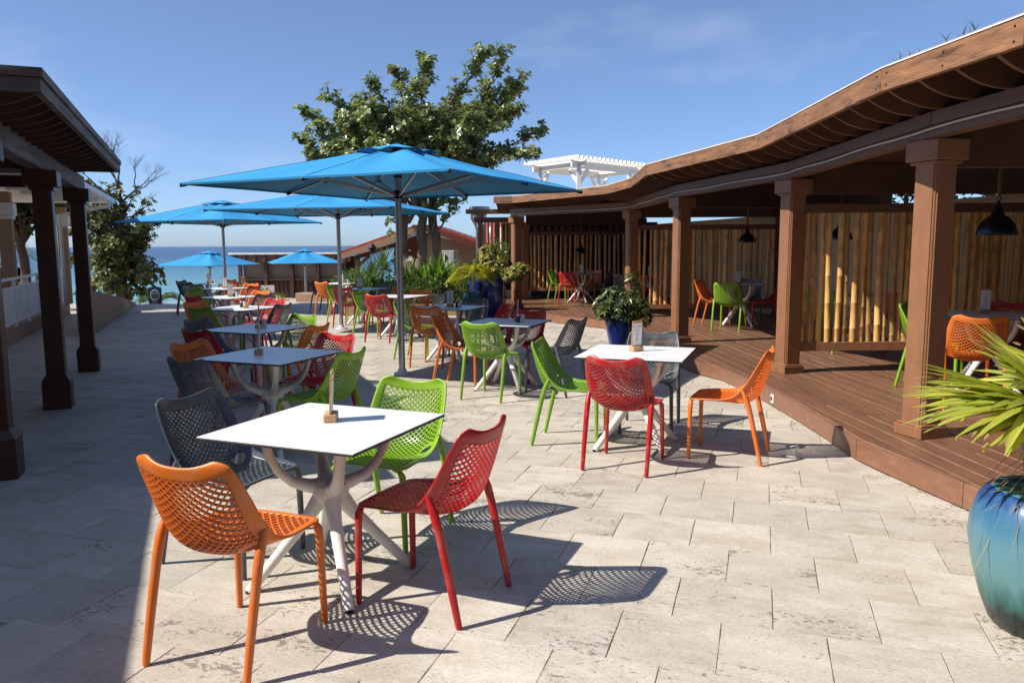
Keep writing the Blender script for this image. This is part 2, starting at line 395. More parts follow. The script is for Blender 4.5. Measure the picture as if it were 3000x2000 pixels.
# ================================================================== SETTING
# ---- sea
def sea_mat():
    m = bpy.data.materials.new('sea_water'); m.use_nodes = True
    t = m.node_tree; N = t.nodes; lk = t.links.new; p = N['Principled BSDF']
    g = N.new('ShaderNodeNewGeometry'); sp = N.new('ShaderNodeSeparateXYZ'); lk(g.outputs['Position'], sp.inputs[0])
    n = N.new('ShaderNodeTexNoise'); n.inputs['Scale'].default_value = 0.012; n.inputs['Detail'].default_value = 4; lk(g.outputs['Position'], n.inputs['Vector'])
    a = N.new('ShaderNodeMath'); a.operation = 'MULTIPLY_ADD'; a.inputs[1].default_value = 90; lk(n.outputs['Fac'], a.inputs[0]); lk(sp.outputs['Y'], a.inputs[2])
    mr = N.new('ShaderNodeMapRange'); mr.inputs['From Min'].default_value = 100; mr.inputs['From Max'].default_value = 560; lk(a.outputs[0], mr.inputs['Value'])
    rp = N.new('ShaderNodeValToRGB'); e = rp.color_ramp.elements
    e[0].color = (0.36, 0.52, 0.48, 1); e[1].color = (0.010, 0.045, 0.12, 1)
    for pos, c in ((0.06, (0.17, 0.36, 0.38)), (0.16, (0.075, 0.235, 0.30)), (0.36, (0.032, 0.135, 0.22)), (0.62, (0.016, 0.075, 0.16))):
        x = e.new(pos); x.color = (*c, 1)
    lk(mr.outputs[0], rp.inputs[0]); lk(rp.outputs[0], p.inputs['Base Color'])
    p.inputs['Roughness'].default_value = 0.22; p.inputs['Specular IOR Level'].default_value = 0.25
    mp_ = N.new('ShaderNodeMapping'); mp_.inputs['Scale'].default_value = (0.35, 1.0, 1); lk(g.outputs['Position'], mp_.inputs[0])
    nb = N.new('ShaderNodeTexNoise'); nb.inputs['Scale'].default_value = 0.5; nb.inputs['Detail'].default_value = 8; nb.inputs['Roughness'].default_value = 0.65; lk(mp_.outputs[0], nb.inputs['Vector'])
    bu = N.new('ShaderNodeBump'); bu.inputs['Strength'].default_value = 0.9; bu.inputs['Distance'].default_value = 1.2
    lk(nb.outputs['Fac'], bu.inputs['Height']); lk(bu.outputs[0], p.inputs['Normal'])
    return m
mb = MB(); mb.add([(-30000,74,-4.0),(30000,74,-4.0),(30000,50000,-4.0),(-30000,50000,-4.0)], [(0,1,2,3)])
struct('sea', mb.data('sea', sea_mat()))
mb = MB()
mb.add([(-200,-60,-3.4),(200,-60,-3.4),(200,60,-3.4),(-200,60,-3.4),(200,86,-4.3),(-200,86,-4.3)], [(0,1,2,3),(3,2,4,5)])
struct('beach_ground', mb.data('beach_ground', MT['sand']))
# ---- lower terrace by the beach
mb = MB(); mb.prism([(-14.4,24.6),(4,24.6),(4,44),(-13.6,44),(-13.6,33.0),(-14.4,33.0)], -3.6, -0.85)
struct('lower_terrace', mb.data('lower_terrace', MT['terrace']))
# ---- patio slab
patio = [(-14,-6),(14,-6),(14,24.0),(-6.5,24.3),(-12.6,22.9),(-14,22.5)]
mb = MB(); mb.prism(patio, -3.3, lambda x, y: zf(y) - 0.004)
patio_o = struct('patio', mb.data('patio', MT['grout']))
# ---- travertine tiles, running bond
TA = R(-17.6); TS = 0.4064
tu = Vector((math.cos(TA), math.sin(TA))); tv = Vector((-math.sin(TA), math.cos(TA)))
DECK = [(-0.15,18.25),(0.70,16.85),(1.04,16.28),(1.81,15.18),(2.10,12.4),(2.18,10.22),(2.32,9.46),(2.48,9.01),(2.56,7.97),(2.565,6.88),(2.55,6.14),(2.52,5.56),(2.57,5.16),(2.68,4.49),(2.93,3.40),(3.4,2.0),(3.9,0.5),(8.2,0.5),(7.4,9.0),(6.2,16.0),(4.9,24.0),(-0.9,24.0)]
def inside(poly, x, y):
    r = False; n = len(poly)
    for i in range(n):
        x1, y1 = poly[i]; x2, y2 = poly[(i+1) % n]
        if (y1 > y) != (y2 > y) and x < (x2-x1)*(y-y1)/(y2-y1)+x1: r = not r
    return r
def pdist(poly, x, y):
    d = 1e9
    for i in range(len(poly)):
        a = Vector(poly[i]); b = Vector(poly[(i+1) % len(poly)]); p = Vector((x, y)); ab = b-a
        t = max(0, min(1, (p-a).dot(ab)/ab.length_squared)); d = min(d, (p-a-ab*t).length)
    return d
org = Vector((0.464, 4.52))       # a measured joint
rng = random.Random(3)
cand = []
for j in range(-25, 62):
    for i in range(-60, 60):
        ox = 0.5*TS if j % 2 else 0.0
        cxy = org + tu*(i*TS + ox + TS/2 + rng.uniform(-.004, .004)*0) + tv*(j*TS*1.02 + TS/2)
        x, y = cxy
        if y < 1.6 or y > 24.2 or not inside(patio, x, y): continue
        if inside(DECK, x, y) and pdist(DECK, x, y) > 0.35: continue
        if abs(x) > 0.72*y + 1.2: continue
        cand.append((x, y))
cand.sort(key=lambda p: p[0]**2 + p[1]**2)
def on_screen(x, y):
    return y > 2.2 and abs(x) < 0.67*y + 0.35
near = [c for c in cand if on_screen(*c)][:300]
nset = set(near)
tile_me = []
for k in range(4):
    b = 0.0018; hx = TS/2 - 0.0010; hy = TS*1.02/2 - 0.0013
    mb = MB(); rr = random.Random(k)
    # slightly worn outline
    ring = []
    for (ax, ay, bx, by) in ((-1,-1,1,-1),(1,-1,1,1),(1,1,-1,1),(-1,1,-1,-1)):
        for s in range(4):
            t = s/4; px = (ax+(bx-ax)*t); py = (ay+(by-ay)*t)
            j = 0.0 if s == 0 else rr.uniform(-.0022, .0009)
            ring.append((px*(hx+j), py*(hy+j)))
    n = len(ring)
    top = [(x*(1-b/hx*rr.uniform(.6,1.5)), y*(1-b/hy*rr.uniform(.6,1.5)), 0) for x, y in ring]
    mid = [(x, y, -b) for x, y in ring]; low = [(x, y, -0.012) for x, y in ring]
    mb.add(top+mid+low, [tuple(range(n))] + [(i, n+i, n+(i+1) % n, (i+1) % n) for i in range(n)] + [(n+i, 2*n+i, 2*n+(i+1) % n, n+(i+1) % n) for i in range(n)])
    tile_me.append(mb.data('tile', MT['travertine_slab']))
for k, (x, y) in enumerate(near):
    o = obj('tile', tile_me[k % 4], patio_o, (x, y, zf(y) + rng.uniform(0.0005, 0.0028)), TA)
    o.rotation_euler = (-SLOPE + rng.uniform(-.0025, .0025), rng.uniform(-.0025, .0025), TA + (math.pi if rng.random() < .5 else 0))
mb = MB(); rn = []
ca, sa = math.cos(-TA), math.sin(-TA)
for (x, y) in cand:
    if (x, y) in nset: continue
    lx, ly = x*ca - y*sa, x*sa + y*ca
    hx = TS/2-0.0036; hy = TS*1.02/2-0.0036; b = 0.002
    z = rng.uniform(0.0005, 0.0025)
    P = []
    for (qx, qy, dz) in ((-1,-1,0),(1,-1,0),(1,1,0),(-1,1,0)):
        P.append((lx+qx*(hx-b), ly+qy*(hy-b), z))
    for (qx, qy) in ((-1,-1),(1,-1),(1,1),(-1,1)):
        P.append((lx+qx*hx, ly+qy*hy, z-0.006))
    P2 = []
    for (px, py, pz) in P:
        wy = px*math.sin(TA) + py*math.cos(TA)
        P2.append((px, py, pz + zf(wy)))
    mb.add(P2, [(0,1,2,3),(0,4,5,1),(1,5,6,2),(2,6,7,3),(3,7,4,0)])
    rn += [rng.random()*3]*5
me = mb.data('far_tiles', MT['travertine'])
a = me.attributes.new('rnd', 'FLOAT', 'FACE'); a.data.foreach_set('value', rn)
fo = obj('far_tiles', me, patio_o, (0,0,0), TA); fo['kind'] = 'stuff'

# ---- timber deck
def clip(poly, ax, val, keep_less):
    out = []
    n = len(poly)
    for i in range(n):
        p, q = poly[i], poly[(i+1) % n]
        ip = (p[ax] <= val) == keep_less or p[ax] == val
        iq = (q[ax] <= val) == keep_less or q[ax] == val
        if ip: out.append(p)
        if ip != iq:
            t = (val-p[ax])/(q[ax]-p[ax]); out.append((p[0]+(q[0]-p[0])*t, p[1]+(q[1]-p[1])*t))
    return out
DZ = 0.165
def zd(y): return DZ + zf(y)
mb = MB(); mb.prism(DECK, lambda x, y: zf(y)+0.01, lambda x, y: zd(y)-0.03)
deck_o = struct('deck', mb.data('deck', MT['wood_dark']))
BW = 0.150
x = -0.75; k = 0
dp = [(p[0] + 0.035*p[1], p[1]) for p in DECK]       # boards run very slightly off the view axis
while x < 8.3:
    q = clip(clip(dp, 0, x+0.003, False), 0, x+BW-0.003, True)
    if len(q) >= 3:
        ys = [p[1] for p in q]
        y0, y1 = min(ys), max(ys)
        cuts = [y0] + ([y0 + rng.uniform(3.0, 4.6)] if y1-y0 > 6 else [])
        while cuts[-1] < y1 - 5.2 and len(cuts) < 6: cuts.append(cuts[-1] + rng.uniform(3.4, 5.0))
        cuts.append(y1 + 1)
        for i in range(len(cuts)-1):
            s = clip(clip(q, 1, cuts[i]+(0.002 if i else 0), False), 1, cuts[i+1]-0.002, True)
            if len(s) < 3: continue
            # drop repeated points
            t = []
            for p in s:
                if not t or (abs(p[0]-t[-1][0])+abs(p[1]-t[-1][1])) > 1e-4: t.append(p)
            if len(t) < 3: continue
            ar = sum(t[i_][0]*t[(i_+1)%len(t)][1]-t[(i_+1)%len(t)][0]*t[i_][1] for i_ in range(len(t)))
            if abs(ar) < 0.004: continue
            if ar < 0: t.reverse()
            w_ = [(p[0]-0.035*p[1], p[1]) for p in t]
            dz = rng.uniform(-.0015, .0015)
            mbb = MB(); n = len(w_)
            cx = sum(p[0] for p in w_)/n
            def shr(px, e): return px + (e if px < cx else -e)
            lo = [(px, py, zd(py)-0.026) for px, py in w_]
            mi = [(px, py, zd(py)-0.005+dz) for px, py in w_]
            tp = [(shr(px, .0032), py, zd(py)+dz) for px, py in w_]
            mbb.add(lo+mi+tp, [tuple(range(2*n, 3*n))] + [(i_, (i_+1) % n, n+(i_+1) % n, n+i_) for i_ in range(n)] + [(n+i_, n+(i_+1) % n, 2*n+(i_+1) % n, 2*n+i_) for i_ in range(n)])
            bd = part('board', mbb, MT['deck'], deck_o); bd.data.materials.append(MT['worn_lit_edge'])
            for f_ in bd.data.polygons:
                if f_.index > n and abs(f_.normal.x) > .2: f_.material_index = 1
    x += BW; k += 1
# fascia boards round the deck edge
E_ = DECK[:17]
segs = [(0,1),(1,3),(3,4),(4,5),(5,7),(7,8),(8,11),(11,13),(13,14),(14,15),(15,16)]
for (a_, b_) in segs:
    pl = [Vector(E_[i]) for i in range(a_, b_+1)]
    mbb = MB()
    for i in range(len(pl)-1):
        p, q = pl[i], pl[i+1]; d = (q-p).normalized(); nn = Vector((d.y, -d.x))
        if nn.x > 0 and abs(nn.x) > .3: nn = -nn
        nn = -Vector((-d.y, d.x)) if False else nn
        L_ = (q-p).length; e = 0.003 if i == 0 else 0
        poly = [p + d*e, q, q + nn*0.026, p + nn*0.026 + d*e]
        mbb.prism([(v.x, v.y) for v in poly], lambda x, y: zf(y)+0.012, lambda x, y: zd(y)-0.006)
    part('edge_board', mbb, MT['deck_edge'], deck_o)
# low cream plinth wall at the back of the far bay
mb = MB(); mb.prism([(-0.9,22.6),(0.55,22.6),(0.55,22.8),(-0.9,22.8)], -0.2, 0.26)
tag(obj('low_wall', mb.data('low_wall', MT['cream'])), 'low cream rendered wall behind the far corner of the deck', 'wall')

# ================================================================== RIGHT PAVILION
pav = thing('deck_pavilion', 'long brown timber pavilion roof on posts curving along the deck', 'pavilion', (3.0, 9.0, 0.1))
def W(p): return (p[0]-3.0, p[1]-9.0, p[2]-0.1)          # world -> pavilion space
def wpart(name, mb, m, parent=pav, smooth=False, ang=None):
    mb.v = [W(v) for v in mb.v] if parent is pav else mb.v
    return part(name, mb, m, parent, smooth, ang)
BEAM = [(-0.02,18.42,2.215),(2.31,15.80,2.222),(2.36,11.36,2.227),(2.93,8.42,2.243),(2.86,5.44,2.274),(2.93,4.5,2.28),(3.2,2.6,2.285)]
FASC = [(-0.39,17.43),(0.02,17.33),(1.71,14.36),(1.93,12.91),(1.83,10.92),(2.49,8.12),(2.37,5.19),(2.53,4.02),(2.90,2.2)]
FZL = [2.46,2.46,2.46,2.47,2.485,2.505,2.52,2.525,2.53]
def fz(y):
    for i in range(len(FASC)-1):
        y1, y2 = FASC[i][1], FASC[i+1][1]
        if y2 <= y <= y1: return FZL[i]+(FZL[i+1]-FZL[i])*(y1-y)/(y1-y2)
    return FZL[0] if y > FASC[0][1] else FZL[-1]
POSTS = [((3.01,5.665),2.274,18),((3.065,8.655),2.243,18),((2.47,11.50),2.227,18),((2.42,15.95),2.222,20),((0.115,18.50),2.215,25)]
def post(parent_conv, parent, cx, cy, zb, rz, m, sh=0.185, pl=(0.255,0.10), cap=(0.285,0.145), base=None, lead=True):
    z0 = zd(cy) if base is None else base
    r = R(rz)
    mb = MB()
    mb.box((cx, cy, (z0+zb)/2), (sh, sh, zb-z0-0.02), r, 0.004)
    for sx, sy in ((-1,0),(0,-1),(1,0),(0,1)):     # cover boards give the shallow groove at the corners
        v = Matrix.Rotation(r, 3, 'Z') @ Vector((sx*(sh/2+0.004), sy*(sh/2+0.004), 0))
        mb.box((cx+v.x, cy+v.y, (z0+zb)/2), (0.012 if sx else sh*0.86, 0.012 if sy else sh*0.86, zb-z0-0.02), r, 0.002)
    mb.v = [parent_conv(v) for v in mb.v]
    po = part('post', mb, m, parent)
    mb = MB()
    mb.box((cx, cy, z0+pl[1]*0.41), (pl[0], pl[0], pl[1]*0.8), r, 0.004)
    mb.box((cx, cy, z0+pl[1]*0.9), (pl[0]-0.02, pl[0]-0.02, pl[1]*0.2), r, 0.006)
    mb.v = [parent_conv(v) for v in mb.v]; part('plinth', mb, m, po)
    mb = MB()
    mb.box((cx, cy, zb-cap[1]/2-0.002), (cap[0], cap[0], cap[1]), r, 0.006)
    mb.box((cx, cy, zb-cap[1]-0.014), (cap[0]-0.05, cap[0]-0.05, 0.022), r, 0.004)
    mb.v = [parent_conv(v) for v in mb.v]; part('capital', mb, m, po)
    return po
for (p, zb, rz) in POSTS: post(W, pav, p[0], p[1], zb, rz, MT['wood'])
post(W, pav, 0.375, 21.9, 2.12, 10, MT['wood'], 0.17, (0.24, 0.09), (0.24, 0.13))
# back posts of the bays
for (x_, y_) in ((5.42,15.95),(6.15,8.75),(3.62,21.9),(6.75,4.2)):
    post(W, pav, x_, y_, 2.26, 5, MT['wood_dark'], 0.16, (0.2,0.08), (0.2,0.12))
def strip(poly3, offv, z0, z1):
    pass
def wall_path(mb, pts, thick, h0, h1, side=1):
    # mitred board following a polyline; pts are (x,y,zbase)
    n = len(pts); L_ = []; 
    for i in range(n):
        p = Vector(pts[i][:2])
        d1 = (p-Vector(pts[i-1][:2])).normalized() if i > 0 else None
        d2 = (Vector(pts[i+1][:2])-p).normalized() if i < n-1 else None
        if d1 is None: d1 = d2
        if d2 is None: d2 = d1
        n1 = Vector((-d1.y, d1.x)); n2 = Vector((-d2.y, d2.x)); m_ = (n1+n2).normalized()
        k = thick/max(0.5, m_.dot(n1)); q = p + m_*k*side
        L_.append((p, q, pts[i][2]))
    for i in range(n-1):
        (p, q, z), (p2, q2, z2) = L_[i], L_[i+1]
        mb.add([(p.x,p.y,z+h0),(p2.x,p2.y,z2+h0),(q2.x,q2.y,z2+h0),(q.x,q.y,z+h0),(p.x,p.y,z+h1),(p2.x,p2.y,z2+h1),(q2.x,q2.y,z2+h1),(q.x,q.y,z+h1)],
               [(0,3,2,1),(4,5,6,7),(0,1,5,4),(1,2,6,5),(2,3,7,6),(3,0,4,7)])
for i in range(len(BEAM)-1):
    mb = MB(); wall_path(mb, BEAM[i:i+2], 0.12, 0.0, 0.165); wpart('beam', mb, MT['wood_beam'])
    mb = MB()
    a = Vector(BEAM[i]); b_ = Vector(BEAM[i+1]); d = (b_-a); nn = Vector((d.y, -d.x, 0)).normalized()
    if i == 0 or True:
        nrm = Vector((-d.y, d.x, 0)).normalized()
    mb.box(((a+b_)/2 + (-nrm)*0.013*(-1 if False else 1) + Vector((0,0,0.118))).to_tuple(), ((b_-a).length-0.006, 0.022, 0.088), rot=Matrix((d.normalized(), nrm, Vector((0,0,1)))).transposed(), b=0.003)
    wpart('face_board', mb, MT['wood_beam'])
# light rope clipped along the beam
path = []
for i in range(len(BEAM)-1):
    a = Vector(BEAM[i]); b_ = Vector(BEAM[i+1]); d = b_-a; nrm = Vector((d.y, -d.x, 0)).normalized()
    m_ = max(2, int(d.length/0.25))
    for k in range(m_):
        t = k/m_; path.append(a + d*t + nrm*0.018 + Vector((0,0,0.052+0.006*math.sin((a+d*t).y*4.1))))
mb = MB(); mb.tube(path, 0.0085, 6)
ropeo = wpart('light_rope', mb, MT['cable'], smooth=True)
# fascia boards
for i in range(len(FASC)-1):
    A_ = Vector((*FASC[i], FZL[i])); B_ = Vector((*FASC[i+1], FZL[i+1])); nb_ = max(1, round((B_-A_).length/2.3)); d_ = (B_-A_).normalized()
    for k in range(nb_):
        s0 = A_.lerp(B_, k/nb_) + d_*0.002; s1 = A_.lerp(B_, (k+1)/nb_) - d_*0.002
        mb = MB(); wall_path(mb, [tuple(s0), tuple(s1)], 0.042, 0.0, 0.14 - 0.004*(k % 2)); fb_ = wpart('fascia_board', mb, MT['fascia'])
        nl = MB(); nn_ = Vector((d_.y, -d_.x, 0)).normalized()
        for e_ in (0.06, (s1-s0).length*.5, (s1-s0).length-0.06):
            for z_ in (0.03, 0.105):
                c_ = s0 + d_*e_ + nn_*0.001 + Vector((0,0,z_)); nl.box(W(c_), (0.009,0.009,0.009))
        part('nails', nl, MT['black'], fb_)
    mb = MB()
    pts = [(*FASC[i], FZL[i]), (*FASC[i+1], FZL[i+1])]
    d = Vector((pts[1][0]-pts[0][0], pts[1][1]-pts[0][1])); nn = Vector((d.y, -d.x)).normalized()*0.006
    wall_path(mb, [(p[0]+nn.x, p[1]+nn.y, p[2]) for p in pts], 0.07, 0.142, 0.148)
    wpart('flashing', mb, MT['flash'])
# roof deck and soffit
RB = [(8.6,2.0),(7.2,9.3),(6.0,16.4),(4.7,24.2),(-0.39,24.2)]
roofpoly = [(x+0.03, y+0.02) for x, y in FASC] + RB
mb = MB(); mb.prism(roofpoly, lambda x, y: fz(y)+0.092, lambda x, y: fz(y)+0.134); wpart('roof_deck', mb, MT['wood_dark'])
mb = MB(); mb.prism([(x+0.02, y+0.01) for x, y in FASC] + RB, lambda x, y: fz(y)+0.1535, lambda x, y: fz(y)+0.165); wpart('roof_felt', mb, MT['asphaltfelt'])
bp = [(p[0]+0.14, p[1]+0.06) for p in BEAM]
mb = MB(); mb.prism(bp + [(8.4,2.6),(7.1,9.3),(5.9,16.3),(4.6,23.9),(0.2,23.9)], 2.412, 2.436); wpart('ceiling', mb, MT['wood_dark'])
# curved rafter tails
def rafters(fline, bline, fzf, zbf, spacing, conv, parent, m, flip=1):
    # walk the fascia line; pair each point with the nearest point of the beam line
    pts = [Vector(p[:2]) for p in fline]; bl = [Vector(p[:2]) for p in bline]
    s = 0.12
    for i in range(len(pts)-1):
        a, b_ = pts[i], pts[i+1]; Ln = (b_-a).length
        while s < Ln:
            p = a + (b_-a)*(s/Ln)
            best = None
            for j in range(len(bl)-1):
                ab = bl[j+1]-bl[j]; t = max(0.0, min(1.0, (p-bl[j]).dot(ab)/ab.length_squared)); q = bl[j]+ab*t
                if best is None or (q-p).length < best[0]: best = ((q-p).length, q)
            q = best[1]; d = (q-p); D = d.length; d.normalize()
            p0 = p + d*0.045; D2 = D - 0.045 + 0.10
            zf_ = fzf(p.y); zb_ = zbf(p.y)
            prof = [(0, zf_+0.089), (D2, zf_+0.089), (D2, zb_)]
            for k in range(9):
                t = 1-k/8
                zc = zb_ + (zf_+0.052-zb_)*((1-t)**2.3)
                prof.append((t*(D-0.075)+0.03, zc))
            prof.append((0.0, zf_+0.055))
            sd_ = Vector((-d.y, d.x))*0.015
            mb = MB()
            mb.extr([conv((p0.x+d.x*u_-sd_.x, p0.y+d.y*u_-sd_.y, z_)) for u_, z_ in prof], (sd_.x*2, sd_.y*2, 0))
            part('rafter_tail', mb, m, parent)
            s += spacing
        s -= Ln
rafters(FASC, BEAM, fz, lambda y: fz(y)-0.085, 0.33, W, pav, MT['tail'])
# inner cross beams running back from the posts
for (a, b_) in (((3.1,8.66),(6.2,8.76)),((2.45,15.95),(5.45,15.97)),((2.5,11.5),(5.9,12.4)),((3.05,5.7),(6.7,5.6)),((0.4,21.9),(3.7,21.92))):
    d = Vector(b_)-Vector(a); mid = (Vector(a)+Vector(b_))/2
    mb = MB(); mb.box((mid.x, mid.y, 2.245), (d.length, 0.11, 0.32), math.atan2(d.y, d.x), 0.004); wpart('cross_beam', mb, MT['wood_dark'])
# grass tufts growing on the roof edge
def tuft(loc, n, h, label, seed):
    rr = random.Random(seed); mb = MB()
    for k in range(n):
        a = rr.uniform(0, 6.28); l = h*rr.uniform(.5, 1.0); b0 = Vector((rr.uniform(-.05,.05), rr.uniform(-.16,.16), 0)); dr = Vector((math.cos(a), math.sin(a), 0))
        pr = []; 
        for t in (0, .4, .75, 1):
            c_ = b0 + dr*l*0.55*t*t + Vector((0,0,l*(t-0.35*t*t)))
            w_ = 0.006*(1-t*.9); sdv = Vector((-dr.y, dr.x, 0))*w_
            pr.append((c_-sdv, c_+sdv))
        for i in range(3):
            mb.add([pr[i][0], pr[i][1], pr[i+1][1], pr[i+1][0]], [(0,1,2,3)])
    o = tag(obj('grass_tuft', mb.data('grass_tuft', MT['grass'])), label, 'grass', 'weeds growing on the pavilion roof'); o.location = loc
MT['grass'] = mat('weedy_grass', (0.14, 0.16, 0.035), 0.6, 0.3, 20, trans=0.3)
tuft((2.46,5.12,2.68), 9, 0.12, 'small pale weeds at the bend of the roof fascia', 1)
tuft((2.56,4.62,2.685), 16, 0.15, 'taller grassy weed tuft on the roof edge near the frame corner', 2)

# ---- bamboo screens
bam = []
for k in range(5):
    rr = random.Random(20+k); mb = MB(); prof = []; r0 = rr.uniform(0.026, 0.040); z = 0.0; H = 1.42
    nodes = []; zz = rr.uniform(.05, .2)
    while zz < H: nodes.append(zz); zz += rr.uniform(.20, .31)
    zs = sorted(set([0, H] + [n_+d_ for n_ in nodes for d_ in (-.012, -.004, .004, .012) if 0 < n_+d_ < H]))
    for z_ in zs:
        dn = min(abs(z_-n_) for n_ in nodes); r_ = r0*(1-0.10*z_/H) * (1.10 if dn < .006 else 1.0)
        prof.append((r_, z_))
    lean = rr.uniform(-.012, .012)
    mb.lathe(prof, 10); mb.v = [(x_+lean*z_+0.006*math.sin(z_*2.3+k), y_, z_) for x_, y_, z_ in mb.v]
    bam.append(mb.data('bamboo', MT['bamboo'], True, 40))
def screen(a, b_, z0, z1, label, seed, sp=0.098, clad=None):
    a = Vector(a); b_ = Vector(b_); d = b_-a; Ln = d.length; an = math.atan2(d.y, d.x)
    t = thing('bamboo_screen', label, 'screen', (a.x, a.y, 0), an, 'bamboo screens between the deck bays')
    rr = random.Random(seed)
    for nm, z, h in (('bottom_rail', z0-0.05, 0.10), ('top_rail', z1+0.05, 0.10)):
        mb = MB(); mb.box((Ln/2, 0, z), (Ln, 0.085, h), 0, 0.005); part(nm, mb, MT['wood'] if nm[0] == 'b' else MT['wood_beam'], t)
    x_ = 0.06
    while x_ < Ln-0.03:
        o = obj('bamboo', rr.choice(bam), t, (x_, rr.uniform(-.012, .012), z0-0.002), rr.uniform(0, 6.28)*0 + (math.pi if rr.random() < .5 else 0))
        o.rotation_euler.y = rr.uniform(-.012,.012); s = rr.choice((0.72, 0.9, 1.0, 1.12, 1.25)); o.scale = (s, s, (z1-z0+0.003)/1.42)
        x_ += sp*rr.uniform(.82, 1.18)
    return t
screen((3.165,8.68),(6.07,8.74), 0.47, 1.885, 'bamboo screen of gappy poles beside the second deck post, nearest the camera', 1, 0.088)
screen((2.53,15.96),(5.34,15.97), 0.35, 1.84, 'bamboo screen behind the middle deck table and the third post', 2, 0.108)
screen((0.48,21.9),(3.53,21.92), 0.38, 1.81, 'farthest bamboo screen behind the small deck table by the corner post', 3, 0.118)
# cream back wall with planting behind
BWL = [(7.6,1.5),(6.3,9.0),(5.62,16.2),(4.3,24.0)]
mb = MB(); wall_path(mb, [(x, y, 0) for x, y in BWL], 0.18, -0.3, 2.08); wall_path(mb, [(x-.03, y, 0) for x, y in BWL], 0.24, 2.083, 2.13)
bw = tag(obj('back_wall', mb.data('back_wall', MT['cream'])), 'tall cream rendered wall behind the bamboo screens', 'wall')
# far wall of the last bay with shelves of the dark bar
mb = MB(); mb.box((2.0,23.4,1.1), (4.6,0.12,2.2), 0)
db = thing('bar_wall', 'dark slatted bar wall seen through the farthest bamboo screen', 'wall', (0,0,0))
part('panel', mb, MT['wood_dark'], db)
for k in range(22):
    mb = MB(); mb.box((-0.1+k*0.2, 23.2, 1.75), (0.12, 0.04, 0.7), 0, 0.004); part('slat', mb, MT['wood_beam'], db)

# ---- white sockets on the deck fascia
def socket(x_, y_, an, label):
    t = thing('wall_socket', label, 'socket', (x_, y_, zf(y_)+0.085), an, 'white electric sockets on the deck fascia')
    mb = MB(); mb.box((0,0,0), (0.075,0.012,0.085), 0, 0.004); part('plate', mb, MT['socket'], t)
    mb = MB(); mb.lathe([(0.0,0),(0.021,0),(0.021,0.004),(0.0,0.004)], 14); mb.v = [(a_, -0.0065-c_, b_) for a_, b_, c_ in mb.v]; part('face', mb, MT['black'], t)
    for s in (-1, 1):
        mb = MB(); mb.box((s*0.027,-0.008,0.031), (0.007,0.006,0.007)); part('screw', mb, MT['galv'], t)
def on_edge(i, t):
    a = Vector(DECK[i]); b_ = Vector(DECK[i+1]); p = a+(b_-a)*t; d = (b_-a).normalized(); n_ = Vector((d.y, -d.x))
    return p + n_*0.033, math.atan2(d.y, d.x)
p, an = on_edge(4, 0.9); socket(p.x, p.y, an+0, 'white socket on the deck fascia right of the sunlit table')
p, an = on_edge(8, 0.42); socket(p.x, p.y, an+0, 'white socket on the deck fascia behind the orange chair')
p, an = on_edge(1, 0.1); socket(p.x, p.y, an+0, 'farthest white socket on the deck fascia near the corner post')

# ---- lower back kiosk left of the pavilion corner
ks = thing('bar_kiosk', 'small brown kiosk with slatted upper panels left of the pavilion corner', 'kiosk', (-0.6, 23.0, 0))
def kp(name, c, d, m, parent=ks, b=0.006, rz=0):
    mb = MB(); mb.box((c[0]+0.6, c[1]-23.0, c[2]), d, rz, b); return part(name, mb, m, parent)
kp('fascia_board', (-0.62,22.6,2.50), (1.35,0.05,0.13), MT['fascia'])
kp('roof_deck', (-0.2,23.6,2.53), (2.1,1.95,0.05), MT['wood_dark'])
kp('beam', (-0.45,22.85,2.27), (1.25,0.1,0.15), MT['wood_beam'])
for px in (-0.92,-0.42): kp('post', (px,22.85,1.05), (0.09,0.09,2.3), MT['wood'])
for i in range(9): kp('slat', (-0.86+i*0.1,22.9,1.80), (0.055,0.03,0.78), MT['bamboo'])
kp('rail', (-0.45,22.88,1.36), (1.0,0.06,0.10), MT['wood_dark'])
kp('panel', (-0.45,22.90,0.95), (1.0,0.04,0.70), MT['acgrey'])
kp('counter', (-0.45,22.75,0.55), (1.0,0.2,0.06), MT['wood_dark'])
mb = MB(); mb.tube([(-1.12,22.55,2.44),(-1.12,22.55,2.30),(-1.02,22.6,2.12),(-0.98,22.62,1.98),(-0.98,22.62,0.1)], 0.035, 8); mb.v = [(a_+0.6,b_-23.0,c_) for a_,b_,c_ in mb.v]
part('downpipe', mb, MT['white'], ks, True)
# roof vent
vt = thing('roof_vent', 'pale metal roof vent with wide cap behind the kiosk roof', 'vent', (-1.0,24.6,0))
mb = MB(); mb.lathe([(.0,2.16),(.08,2.17),(.19,2.28),(.24,2.42),(.25,2.56)], 20); part('bowl', mb, MT['galv'], vt, True)
mb = MB(); mb.lathe([(.25,2.55),(.34,2.56),(.355,2.60),(.355,2.70),(.33,2.73),(0,2.74)], 24); part('cap', mb, MT['galv'], vt, True, 40)
mb = MB(); mb.tube([(.1,0,2.2),(.12,0,1.5),(.12,0,.0)], .06, 8); part('duct', mb, MT['galv'], vt, True)
